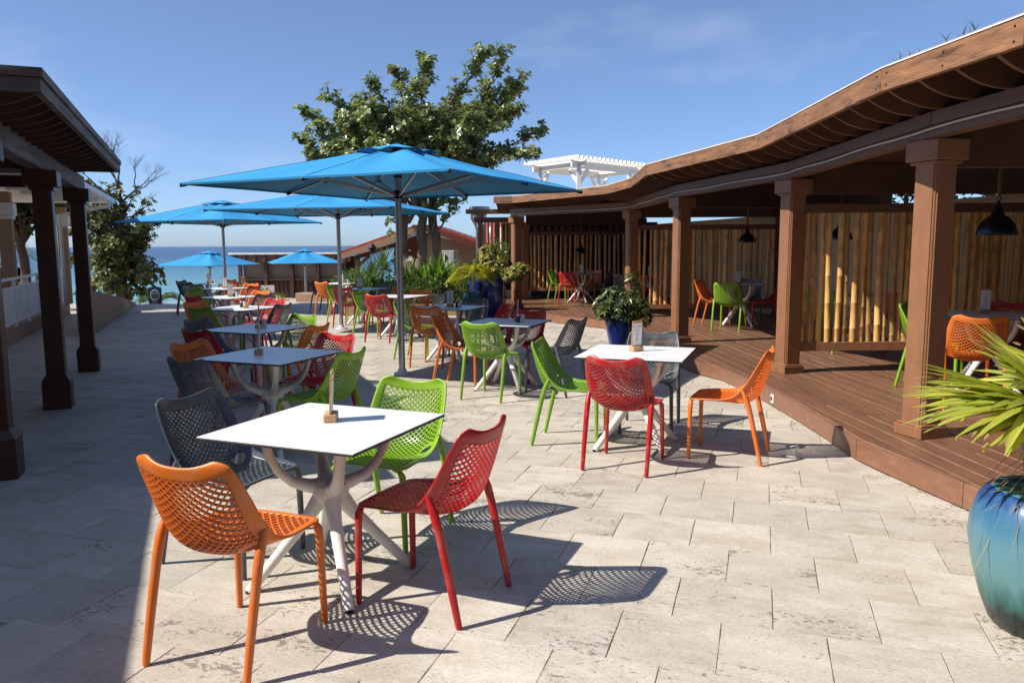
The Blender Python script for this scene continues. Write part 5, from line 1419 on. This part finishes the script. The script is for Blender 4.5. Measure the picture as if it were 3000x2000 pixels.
# ---- planted bed with kerb
bed = thing('planter_bed', 'tan rendered planter kerb along the far end of the patio', 'planter', (-2.1,18.6,zf(18.6)))
for (cx, cy, dx, dy) in ((0.02,-.1,3.6,.16),(-1.75,1.2,.16,2.4),(1.74,1.2,.16,2.4)):
    mb = MB(); mb.box((cx,cy,.12), (dx,dy,.30), 0, .012); part('kerb', mb, MT['tan'], bed)
mb = MB(); mb.box((0,1.2,.08), (3.3,2.4,.2)); part('soil', mb, MT['soil'], bed)
BZ = zf(19)+.15
shrub('hedge_bush', 'glossy small-leaved hedge bush in the planter, right part', (-1.0,19.15,BZ), [(0,-.05,.34,.68,.42,.42),(.45,-.05,.30,.45,.36,.38),(-.4,.05,.42,.45,.4,.40)], LM['hedge'], 5200, .06, 12, 'shrub', 'hedge bushes in the planter')
shrub('hedge_bush', 'glossy small-leaved hedge bush in the planter, middle part', (-2.2,19.05,BZ), [(0,-.05,.34,.68,.42,.44),(.4,0,.36,.45,.36,.42),(-.5,0,.30,.48,.36,.38)], LM['hedge'], 4800, .06, 13, 'shrub', 'hedge bushes in the planter')
shrub('hedge_bush', 'glossy hedge bush at the left end of the planter under the spiky plant', (-3.2,19.2,BZ), [(0,-.05,.30,.55,.42,.40),(-.35,0,.34,.42,.36,.38)], LM['hedge'], 2800, .06, 14, 'shrub', 'hedge bushes in the planter')
def rosette(name, label, loc, heads, m, seed, L_, w_, n, el, droop, cat='plant', group=None, shape=(.5,.9,1,.8,.45,.05), trunk=True):
    rr = random.Random(seed); t = thing(name, label, cat, loc, 0, group)
    for (hx, hy, hz) in heads:
        lb = LB()
        for k in range(n):
            a = k*2.39996+rr.uniform(-.2,.2); e = el[0]+(el[1]-el[0])*(k/n)**.8+rr.uniform(-.12,.12); d = Vector((math.cos(a)*math.cos(e), math.sin(a)*math.cos(e), math.sin(e)))
            lb.blade(Vector((hx,hy,hz)), d, Vector((0,0,1)), L_*rr.uniform(.75,1.1), w_*rr.uniform(.8,1.15), rr.random(), fold=.16, droop=droop*rr.uniform(.4,1.4), shape=shape)
        obj('leaf_head', lb.data('leaf_head', m), t)
        if trunk:
            mb = MB(); mb.tube([(hx*.3,hy*.3,-.1),(hx*.7,hy*.7,hz*.6),(hx,hy,hz)], [.03,.026,.024], 7); part('stem', mb, MT['bark'], t, True)
    return t
rosette('dracaena', 'spiky dracaena with narrow leaves left in the planter', (-3.35,18.95,BZ), [(0,0,.68),(-.34,.05,.50),(.26,.1,.92),(-.12,-.12,.36)], LM['drac'], 21, .66,.046,52,(-.2,1.45),.10)
rosette('crinum_lily', 'broad-leaved crinum lily in the middle of the planter', (-2.15,19.3,BZ), [(0,0,.50),(.30,.0,.58),(-.38,.05,.5)], LM['strap'], 22, .95,.115,15,(.35,1.45),.22)
rosette('crinum_lily', 'tall crinum lily on the right of the planter below the air conditioner', (-1.45,19.35,BZ), [(0,0,.48),(-.28,.05,.62),(.36,-.05,.42)], LM['strap'], 23, .95,.115,14,(.25,1.40),.25)
fl = thing('lily_flower', 'white spidery lily flower head in the planter', 'flower', (-2.45,19.1,1.22))
lb = LB(); rr = random.Random(3)
for k in range(60): lb.blade(Vector((0,0,0)), rdir(rr,-.1,1), Vector((0,0,1)), rr.uniform(.10,.17), .014, rr.random(), droop=.4, shape=(.6,1,.6,.1))
obj('petals', lb.data('petals', leafmat('white_petal',(.7,.7,.66),(.82,.82,.78),.5,.2)), fl)
mb = MB(); mb.tube([(0,0,-1.1),(0,0,0)], .014, 6); part('stalk', mb, MT['grass'], fl, True)

# ---- planting beyond the patio edge
palm('young_palm', 'bushy young palm beyond the patio between the table rows', (-8.9,26.0,-.75),.5,.06,16,1.25,LM['strap'],31,.42,.03,(.2,1.3),.6)
shrub('terrace_bush', 'pale green bush beside the beach bar', (-8.9,27.5,-.8), [(0,0,.5,.7,.5,.5),(.6,0,.3,.5,.5,.4)], LM['vari'], 900, .09, 32, 'shrub')
shrub('terrace_bush', 'dark bush by the beach bar right corner post', (-5.7,28.5,-.7), [(0,0,.8,.9,.6,.6),(.9,0,.9,.6,.5,.7)], LM['hedge'], 1500, .09, 33, 'shrub')
palm('small_palm', 'low palm behind the blue sign below the patio edge', (-10.95,24.4,-1.5),1.35,.06,16,.85,LM['fan2'],34,.34,.035,(-.1,1.2),.55,n=12)
palm('tall_palm', 'palm seen between the veranda columns on the far left', (-15.2,23.0,-2.4),3.6,.10,16,1.9,LM['fan2'],35,.55,.04,(-.4,1.1),.7,n=16)
shrub('wall_bush', 'yellow-green flowering bush above the cream wall behind the near bay', (7.4,9.9,2.0), [(0,0,.3,1.0,.6,.45),(-1.0,1.6,.3,.9,.6,.4),(.2,-2.0,.35,.9,.7,.5),(-.4,.8,.35,.7,.5,.4)], LM['boug'], 3600, .09, 36, 'shrub')

# ================================================================== TREES
def tree(name, label, loc, trunk, limbs, m, bark, seed, leafL, per, twigs, group=None, leaf_w=.55, bare=None, spread=.55, density=1.0):
    """trunk: list of (pts, radii); limbs: list of (start, [way points], leafy_from, r0)"""
    rr = random.Random(seed); t = thing(name, label, 'tree', loc, 0, group)
    mb = MB()
    for pts, rad in trunk:
        sm = []; rs = []
        for i in range(len(pts)-1):
            for k in range(4):
                u_ = k/4; a = Vector(pts[i]); b = Vector(pts[i+1]); q = a+(b-a)*u_
                q += Vector((noise.noise(q*1.7+Vector((seed,0,0))), noise.noise(q*1.7+Vector((0,seed,0))), 0))*.10
                sm.append(q); rs.append(rad[i]+(rad[i+1]-rad[i])*u_)
        sm.append(Vector(pts[-1])); rs.append(rad[-1]); mb.tube(sm, rs, 12)
    part('trunk', mb, bark, t, True)
    lb = LB(); bm_ = MB()
    def rosette_(p, ax, sc):
        s1 = ax.orthogonal().normalized(); s2 = ax.cross(s1); k = rr.randint(per-2, per+2); base = rr.random()*.86
        for w_ in range(k):
            an = 2.4*w_+rr.uniform(-.2,.2); dd = (s1*math.cos(an)+s2*math.sin(an)+ax*rr.uniform(.05,.75)).normalized()
            rv = 1.0 if rr.random() < .025 else min(.86, max(0, base+rr.uniform(-.28,.28)))
            lb.blade(p+ax*rr.uniform(-.05,.06), dd, ax, leafL*sc*rr.uniform(.65,1.15), leafL*leaf_w*sc, rv, fold=.12, droop=rr.uniform(0,.25), shape=(.12,.62,1.0,.80))
    for (wp, lf, r0, tw) in limbs:
        P = [Vector(p) for p in wp]; pts = []; N_ = 7*(len(P)-1)
        for i in range(N_+1):
            u_ = i/N_; q = Vector(crom([tuple(p) for p in P], u_)); q += Vector((noise.noise(q*1.3+Vector((seed,3,1))), noise.noise(q*1.3+Vector((5,seed,2))), noise.noise(q*1.3+Vector((1,2,seed)))))*.12*min(1,u_*3)
            pts.append(q)
        bm_.tube(pts, [r0*(1-.86*i/N_)+.006 for i in range(N_+1)], 7)
        for k in range(int(tw*density)):
            u_ = lf+(1-lf)*rr.random()**.8; i = min(N_-1, int(u_*N_)); q = pts[i]+(pts[i+1]-pts[i])*(u_*N_-i)
            tg = (pts[i+1]-pts[i]).normalized(); dv = (tg*rr.uniform(.1,.9)+rdir(rr,-.35,.75)*.9).normalized(); l = spread*rr.uniform(.35,1.15)*(1.1-.55*u_)
            e = q+dv*l; md_ = q+dv*l*.5+Vector((0,0,-.03))
            bm_.tube([q, md_, e], [.014,.010,.006], 4)
            rosette_(e, (dv+Vector((0,0,.55))).normalized(), rr.uniform(.8,1.1))
            if rr.random() < .6: rosette_(md_, (rdir(rr,-.1,1)+Vector((0,0,.6))).normalized(), rr.uniform(.7,1.0))
        if tw: rosette_(pts[-1], (pts[-1]-pts[-2]).normalized(), 1.0)
    if bare:
        def grow(p, d, l, r, lev):
            e = p+d*l; bm_.tube([p, (p+e)/2+rdir(rr)*l*.07, e], [r, r*.8, r*.55], 5)
            if lev == 0: return
            for k in range(rr.randint(2,3)): grow(e if k else p+d*l*.75, (d+rdir(rr,-.3,.6)*.75).normalized(), l*rr.uniform(.6,.8), r*.55, lev-1)
        for (p, d, l, r, lev) in bare: grow(Vector(p), Vector(d).normalized(), l, r, lev)
    part('branches', bm_, bark, t, True)
    cr_ = obj('crown', lb.data('crown', m), t)
    return t
# the big almond tree (metres; x right, z up from its foot)
TX, TY, TZ = -2.55, 22.5, -0.1
def px(sx, sy, dy=0.0):       # point of the crown measured on the photograph, set at its own depth
    Yv = TY+dy; xx = (sx-1500)/2300*Yv*1.0; zz = 1.56+(719-sy)/2300*Yv*1.0; return (xx-TX, dy, zz-TZ)
F1 = (.05,.0,2.35); F2 = (.35,.1,3.2); F0 = (-.35,0,2.3)
limbs = []
rr = random.Random(77)
tips = [(905,405,.4,F0),(918,300,-.6,F0),(985,262,.8,F1),(1120,215,-.3,F1),(1180,188,1.0,F1),(1262,160,.2,F2),(1425,148,-.4,F2),(1475,142,.6,F2),(1525,205,0,F2),(1520,250,.8,F2),(1510,300,-.6,F2),(1585,388,.3,F2),(1560,455,-.5,F2),(1455,475,.6,F2),(922,445,.9,F0),(955,375,-1.2,F0),(1060,330,1.4,F1),(1200,300,-1.6,F1),(1330,280,1.6,F2),(1400,360,-1.8,F2),(1280,400,1.8,F1),(1120,420,-1.9,F1),(1010,440,1.5,F0),(1350,440,-1.2,F2),(1220,230,-.9,F1),(1300,330,0,F1),(1080,270,.3,F1),(1440,270,.9,F2),(1010,350,.2,F0),(1180,390,.6,F1),(1320,505,.3,F2),(1250,480,-.5,F1)]
for k in range(16):
    tips.append((rr.uniform(980,1490), rr.uniform(270,440), rr.uniform(-1.8,1.8), rr.choice((F0,F1,F2))))
for (sx, sy, dy, st) in tips:
    e = Vector(px(sx, sy+(40 if sy < 320 else 10), dy)); s = Vector(st); mid = s+(e-s)*.5+Vector((rr.uniform(-.3,.3), dy*.15, rr.uniform(.05,.35)))
    limbs.append(([s, mid, e], .34, .05, 44))
limbs.append(([(.2,.1,2.0), (.55,0,2.25), Vector(px(1345,590,0))], .45, .035, 16)); limbs.append(([(.1,.1,1.9), (.3,-.1,2.15), Vector(px(1290,590,-.4))], .5, .035, 10))
limbs.append(([(-.3,-.1,1.5), (-.55,0,1.72), Vector(px(1170,640,-.3))], .4, .02, 9))
tree('almond_tree', 'big spreading sea almond tree behind the parasols', (TX,TY,TZ), [([(.0,0,-.2),(-.20,0,.7),(-.55,.0,1.5),(-.50,0,2.3),(-.60,0,3.1)],[.20,.16,.145,.12,.07]),([(-.10,.05,.5),(-.06,.05,1.25),(.02,0,1.9),(.05,0,2.35),(.2,0,3.4)],[.15,.145,.14,.12,.06]),([(.42,.3,-.2),(.40,.3,1.0),(.36,.2,2.2),(.35,.1,3.2),(.6,0,4.2)],[.17,.14,.13,.11,.05])],
     limbs, LM['almond'], MT['bark'], 5, .165, 9, 0, leaf_w=.54, spread=.56)
# dark leafy tree on the left with a bare top
GX, GY, GZ = -14.4, 29.0, -2.6
def pg(sx, sy, dy=0.0):
    Yv = GY+dy; return ((sx-1500)/2300*Yv-GX, dy, 1.56+(723-sy)/2300*Yv-GZ)
limbs = []
rr = random.Random(78)
for (sx, sy, dy, tw) in ((262,540,0,14),(300,560,.5,16),(345,545,-.4,12),(410,580,0,12),(450,600,.5,9),(290,620,-.8,40),(350,640,.8,40),(420,660,-.6,34),(470,660,.2,10),(280,700,.4,44),(340,720,-1.0,52),(410,720,.6,46),(445,700,-.3,20),(300,770,-.5,50),(370,790,.7,54),(430,800,-.4,46),(465,820,.3,26),(320,840,-.9,44),(390,850,.4,44),(440,860,-.2,26),(270,820,.8,40),(230,760,.5,36),(235,680,-.4,30),(200,640,.6,26),(90,640,.3,22),(60,620,-.4,18),(150,620,.4,20),(360,880,.2,26),(300,880,-.3,26),(405,690,1.0,36),(250,880,.6,20)):
    e = Vector(pg(sx, sy, dy)); s = Vector(pg(362+rr.uniform(-10,10), 760 if sy > 650 else 690, 0)); mid = s+(e-s)*.5+Vector((0, dy*.2, rr.uniform(0,.3)))
    limbs.append(([s, mid, e], .12, .05, tw))
tree('sea_grape_tree', 'dark leafy tree with bare upper twigs at the left by the sea', (GX,GY,GZ), [([(.0,0,0),pg(358,820),pg(368,700),pg(378,600),pg(365,545)],[.26,.2,.15,.10,.05])], limbs, LM['grape'], MT['bark_d'], 8, .165, 8, 0, leaf_w=.74, spread=.74, density=.9,
     bare=[(pg(372,575),(-.25,0,1),.85,.05,5),(pg(370,600),(.6,.2,.6),.75,.045,5),(pg(365,580),(-.8,-.1,.45),.8,.045,5),(pg(378,640),(.9,0,.25),.6,.03,4),(pg(366,560),(.1,.1,1),.8,.045,5)])

VX, VY, VZ = -13.0, 21.0, -1.0  # tree added here so its mostly unseen crown shades the patio's far end
vl = []
rr = random.Random(91)
for k in range(13):
    a = 6.2832*k/13; q = rr.uniform(.7,1.5); e = Vector((q*math.cos(a), q*math.sin(a), rr.uniform(3.3,5.9))); vl.append(([(0,0,2.6), (e*.5+Vector((0,0,1.6))), e], .25, .05, 30))
tree('veranda_shade_tree', 'leafy tree behind the veranda columns, crown added to shade the far patio', (VX,VY,VZ), [([(0,0,-.5),(.05,0,1.2),(0,0,2.6),(.1,0,4.0)],[.16,.13,.11,.06])], vl, LM['grape'], MT['bark_d'], 12, .20, 7, 0, leaf_w=.7, spread=.7)

# ================================================================== FAR BUILDINGS
def bpart(t, name, c, d, m, rz=0.0, b=0.0, parent=None):
    mb = MB(); mb.box((c[0]-t.location.x, c[1]-t.location.y, c[2]-t.location.z), d, rz, b); return part(name, mb, m, parent or t)
# beach bar on the lower terrace
bb_ = thing('beach_bar', 'brown timber beach bar with canvas blinds and flat white-edged roof', 'building', (-10.2,38,-.85))
bpart(bb_,'roof_edge',(-10.2,36.45,1.22),(5.7,.12,.09),MT['flash'])
bpart(bb_,'roof_deck',(-10.2,38.0,1.17),(5.7,3.0,.08),MT['wood_dark'])
bpart(bb_,'roof_fascia',(-10.2,36.5,.98),(5.5,.08,.30),MT['wood_beam'],b=.01)
for i in range(12): bpart(bb_,'bracket',(-12.75+i*.46,36.42,1.02),(.06,.10,.34),MT['wood_dark'],b=.005)
for i in range(5): bpart(bb_,'post',(-12.6+i*1.2,36.6,.1),(.16,.16,1.9),MT['wood_dark'],b=.01)
for i in range(4): bpart(bb_,'blind',(-12.0+i*1.2,36.75,.42),(1.02,.03,.80),MT['blind'])
for i in range(4): bpart(bb_,'counter_panel',(-12.0+i*1.2,36.8,-.42),(1.02,.05,.80),MT['wood_beam'])
for i in range(24): bpart(bb_,'slat',(-12.5+i*.2,36.72,-.42),(.06,.04,.80),MT['wood_dark'])
bpart(bb_,'counter',(-10.2,36.7,.0),(4.9,.3,.06),MT['wood_dark'],b=.01)
bpart(bb_,'back_wall',(-10.2,39.2,.1),(5.2,.1,1.9),MT['wood_dark'])
# timber handrail at the head of the steps
hr = thing('stair_handrail', 'chunky timber handrail post at the head of the beach steps', 'handrail', (-8.3,24.4,-.3))
mb = MB(); mb.box((0,0,.45), (.13,.13,.95), 0, .01); part('newel', mb, MT['fascia'], hr)
mb = MB(); mb.box((.42,.5,.28), (1.05,.10,.14), rot=Matrix.Rotation(R(52),3,'Y')@Matrix.Rotation(R(20),3,'Z'), b=.01); part('rail', mb, MT['fascia'], hr)
mb = MB(); mb.box((.72,.5,.05), (.10,.10,.7), 0, .01); part('baluster', mb, MT['fascia'], hr)
for (x_, y_, rz_, lb_) in ((-9.3,30.0,20,'white framed lounge chair on the lower terrace by the steps'),(-7.2,31.5,-30,'white framed lounge chair under the terrace parasol, right side'),(-10.4,30.6,50,'white framed lounge chair near the beach bar slats')):
    t = thing('lounge_chair', lb_, 'lounge chair', (x_, y_, -.848), R(rz_), 'white lounge chairs on the lower terrace')
    mb = MB(); mb.box((0,0,.32), (.55,1.1,.06), 0, .01); part('seat', mb, MT['sugar'], t)
    mb = MB(); mb.box((0,.62,.60), (.55,.06,.62), rot=Matrix.Rotation(R(-25),3,'X'), b=.01); part('backrest', mb, MT['sugar'], t)
    for sx in (-1,1):
        mb = MB(); mb.tube([(sx*.29,-.5,0),(sx*.29,-.5,.52),(sx*.29,.45,.52),(sx*.29,.5,0)], .022, 6); part('side_frame', mb, MT['white'], t, True)
sb = thing('stone_block', 'low tan block at the far patio edge', 'block', (-5.9,24.0,zf(24)))
mb = MB(); mb.box((0,0,.13), (1.3,.5,.26), R(-8), .02); part('body', mb, MT['tan'], sb)
# blue arched sign
sg = thing('sign', 'navy arched sign with an oval scene on a grey post', 'sign', (-10.72,23.6,-.5), R(12))
n_ = 16; mb = MB()
pts = [(-.185,.36),(.185,.36),(.185,.82)]+[(.185*math.cos(R(a)), .82+.055*math.sin(R(a))) for a in range(10,180,10)]+[(-.185,.82)]
mb.extr([(x_,-.018,z_) for x_, z_ in pts], (0,.036,0)); brd = part('board', mb, MT['signblue'], sg)
def disc(rx, rz_, cz, y_, name, m, z0=-9, z1=9):
    mb = MB(); P = []
    for k in range(40):
        a = 6.2832*k/40; P.append((rx*math.cos(a), y_, min(max(cz+rz_*math.sin(a), z0), z1)))
    mb.extr(P, (0,.004,0)); return part(name, mb, m, brd)
disc(.130,.170,.62,-.024,'oval_border',MT['paper'])
disc(.112,.150,.62,-.028,'oval_scene',mat('scene_sky',(.16,.30,.42),.6,.3,20))
disc(.112,.150,.62,-.032,'scene_roof',mat('scene_red',(.25,.05,.04),.6,.4,40),.70,.735)
disc(.112,.150,.62,-.032,'scene_hill',mat('scene_green',(.05,.09,.03),.6,.5,40),.52,.64)
disc(.112,.150,.62,-.0325,'scene_sand',mat('scene_sand',(.35,.27,.16),.6,.4,40),.45,.515)
for wd, z_ in ((.20,.425),(.16,.392)):
    mb = MB(); mb.box((0,-.021,z_), (wd,.004,.012)); part('lettering', mb, MT['galv'], brd)
mb = MB(); mb.tube([(0,.02,-.4),(0,.02,.5)], .02, 8); part('post', mb, MT['galv'], sg, True)
# red-roofed house behind the tree
hs = thing('red_roof_house', 'tan house with shiny red metal roof behind the almond tree', 'house', (-3.0,28,0))
def hp(name, pts, off, m, parent=None):
    mb = MB(); mb.extr([(p[0]+3.0, p[1]-28, p[2]) for p in pts], off); return part(name, mb, m, parent or hs)
AP = (-2.95,26.6,2.14); LE = (-5.75,26.6,1.26); RE = (-.55,26.6,1.42)
rl_ = hp('roof_left', [LE, (AP[0]-.35,AP[1],AP[2]), (AP[0]-.35,AP[1],AP[2]+.07), (LE[0]-.03,LE[1],LE[2]+.10)], (0,9,0), MT['redroof'])
rr_ = hp('roof_right', [(AP[0]+.35,AP[1],AP[2]-.02), RE, (RE[0]+.03,RE[1],RE[2]+.10), (AP[0]+.35,AP[1],AP[2]+.07)], (0,9,0), MT['redroof'])
hp('ridge_cap', [(AP[0]-.38,AP[1]-.02,AP[2]-.05),(AP[0]+.38,AP[1]-.02,AP[2]-.05),(AP[0]+.38,AP[1]-.02,AP[2]+.10),(AP[0]-.38,AP[1]-.02,AP[2]+.10)], (0,9,0), mat('brown_ridge',(.10,.045,.03),.6,.2,5))
for i in range(9):            # roof ribs
    t_ = (i+.5)/9
    p = Vector((AP[0]+.35,0,AP[2]+.07)).lerp(Vector((RE[0],0,RE[2]+.10)), t_)
    mb = MB(); mb.box((p.x+3.0, 3.1, p.z+.012), (.05,9,.035), 0, .01); part('roof_rib', mb, MT['redroof'], rr_)
hp('fascia_left', [(LE[0],LE[1]-.03,LE[2]-.16),(AP[0]-.3,AP[1]-.03,AP[2]-.20),(AP[0]-.3,AP[1]-.03,AP[2]+.0),(LE[0],LE[1]-.03,LE[2]+.02)], (0,.06,0), MT['tan'])
hp('fascia_right', [(AP[0]+.3,AP[1]-.03,AP[2]-.20),(RE[0],RE[1]-.03,RE[2]-.14),(RE[0],RE[1]-.03,RE[2]+.03),(AP[0]+.3,AP[1]-.03,AP[2]+.0)], (0,.06,0), mat('maroon_trim',(.16,.04,.03),.5,.2,5))
hp('gable_wall', [(-2.9,27.0,-.9),(-.7,27.0,-.9),(-.7,27.0,1.36),(-2.9,27.0,1.98)], (0,.15,0), MT['tan'])
hp('porch_wall', [(-4.2,28.2,-.9),(-2.9,28.2,-.9),(-2.9,28.2,1.95),(-4.2,28.2,1.55)], (0,.15,0), mat('porch_timber',(.17,.075,.035),.6,.25,4,(1,1,4)))
mb = MB(); mb.box((0,-.9,.12), (5.0,.12,.35), 0, .01); mb.v = [(a-.1,b,c) for a,b,c in mb.v]; part('ledge_wall', mb, mat('terracotta_ledge',(.42,.16,.07),.7,.2,4), hs)
for (x_,) in ((-5.25,),(-3.9,)):
    bpart(hs,'porch_post',(x_,26.9,.1),(.16,.16,2.2),MT['fascia'],b=.01)
    mb = MB(); mb.tube([(x_+3.0,-1.1,.75),(x_+3.12,-1.1,.95),(x_+3.42,-1.1,1.22)], [.06,.06,.06], 6); part('brace', mb, MT['fascia'], hs, True)
hp('gable_beam', [(-5.3,26.75,1.22),(-2.9,26.75,1.98),(-2.9,26.75,1.84),(-5.3,26.75,1.08)], (0,.12,0), MT['wood_dark'])
# big red roof further back
hb2 = thing('back_house', 'long low house with reddish roof far behind the kiosk', 'house', (1.0,33,0))
mb = MB(); mb.add([(-2.6,0,1.55),(4,0,1.55),(4,4,2.65),(-2.2,4,2.65),(-2.4,-.0,1.45),(4,0,1.45)], [(0,1,2,3),(0,4,5,1)]); part('roof', mb, MT['redroof'], hb2)
mb = MB(); mb.box((.8,1.6,.3), (6.2,2.8,2.4)); part('wall', mb, MT['tan'], hb2)
mb = MB(); mb.tube([(-1.9,1.0,1.6),(-1.9,1.0,2.35)], .06, 8); part('flue', mb, MT['galv'], hb2, True)
# air conditioner
ac = thing('air_conditioner', 'grey outdoor air conditioner unit on the tan house wall', 'air conditioner', (-2.05,26.1,1.05))
ac.rotation_euler.z = R(-28)
mb = MB(); mb.box((0,0,.02), (.56,.30,.64), 0, .02); acb = part('housing', mb, MT['acgrey'], ac)
for k in range(7):
    mb = MB(); mb.box((-.12,-.152,-.18+k*.07), (.26,.012,.018), 0, .003); part('louvre', mb, MT['galv'], acb)
mb = MB(); mb.box((.12,-.152,.02), (.03,.012,.60), 0, .003); part('panel_seam', mb, MT['galv'], acb)
for sx in (-.22,.22):
    mb = MB(); mb.box((sx,0,-.36), (.05,.34,.10), 0, .005); part('foot', mb, MT['black'], ac)
# torches in the bed
def torch(x_, y_, z, lean, label):
    t = thing('garden_torch', label, 'torch', (x_, y_, z), 0, 'black garden torches in the planter')
    mb = MB(); mb.tube([(lean*-1.4,0,-1.35),(0,0,0)], .014, 6); part('pole', mb, MT['black'], t, True)
    mb = MB(); mb.lathe([(.012,0),(.11,.14),(.115,.15),(.02,.26),(.0,.28)], 14); part('head', mb, MT['black'], t, True, 40)
torch(-3.62,20.6,1.35,-.25,'black conical torch leaning above the spiky plant')
torch(-1.72,20.2,1.08,.10,'black torch in front of the air conditioner')
# ---- white pergola on the upper terrace
P1_, P2_, P4_ = Vector((1.05,28.7,0)), Vector((2.29,27.0,0)), Vector((4.66,29.5,0)); P3_ = P1_+P4_-P2_
ut = thing('upper_building', 'pale upper building carrying the white pergola behind the deck roof', 'building', (3.0,29.5,0))
dq = (P4_-P2_).normalized(); mb = MB(); mb.box((0.4,.4,.6), (6.2,5.2,3.2), math.atan2(dq.y,dq.x), .02); part('wall', mb, MT['cream'], ut)
pg_ = thing('pergola', 'white timber pergola with slatted top above the deck roof', 'pergola', (2.29,27.0,2.2))
def PG(v): return Vector(v)-Vector((2.29,27.0,2.2))
def bar_(name, a, b, w_, h_, parent=pg_):
    a = PG(a); b = PG(b); d = b-a; dd = d.normalized(); sdv = Vector((-dd.y,dd.x,0))
    if sdv.length < 1e-3: sdv = Vector((1,0,0))
    sdv.normalize(); mb = MB(); mb.box(((a+b)/2).to_tuple(), (d.length,w_,h_), rot=Matrix((dd,sdv,dd.cross(sdv))).transposed(), b=.008); return part(name, mb, MT['white'], parent)
ZB = 4.13
for p in (P1_,P2_,P3_,P4_):
    po = bar_('post', (p.x,p.y,2.2), (p.x,p.y,ZB), .15, .15)
    for q in ((P2_-P1_).normalized(), (P4_-P2_).normalized()):
        for s in (-1,1):
            tgt = p+q*s*.5
            cen = (P1_+P4_)/2
            if (tgt-cen).length < (p-cen).length: bar_('brace', (p.x,p.y,ZB-.55), (tgt.x,tgt.y,ZB-.03), .06, .13, po)
d12 = (P2_-P1_).normalized(); d24 = (P4_-P2_).normalized()
for (a, b) in ((P1_-d12*.35, P2_+d12*.35), (P3_-d12*.35, P4_+d12*.35)): bar_('beam', (a.x,a.y,ZB+.13), (b.x,b.y,ZB+.13), .07, .22)
for (a, b) in ((P1_-d24*.4, P3_+d24*.4), (P2_-d24*.4, P4_+d24*.4)): bar_('side_beam', (a.x,a.y,ZB+.10), (b.x,b.y,ZB+.10), .07, .24)
Ls = (P4_-P2_).length+.9
for i in range(19):
    o_ = d24*(-.45+Ls*i/18); a = P1_+o_-d12*.45; b = P2_+o_+d12*.45; bar_('slat', (a.x,a.y,ZB+.30), (b.x,b.y,ZB+.30), .055, .11)
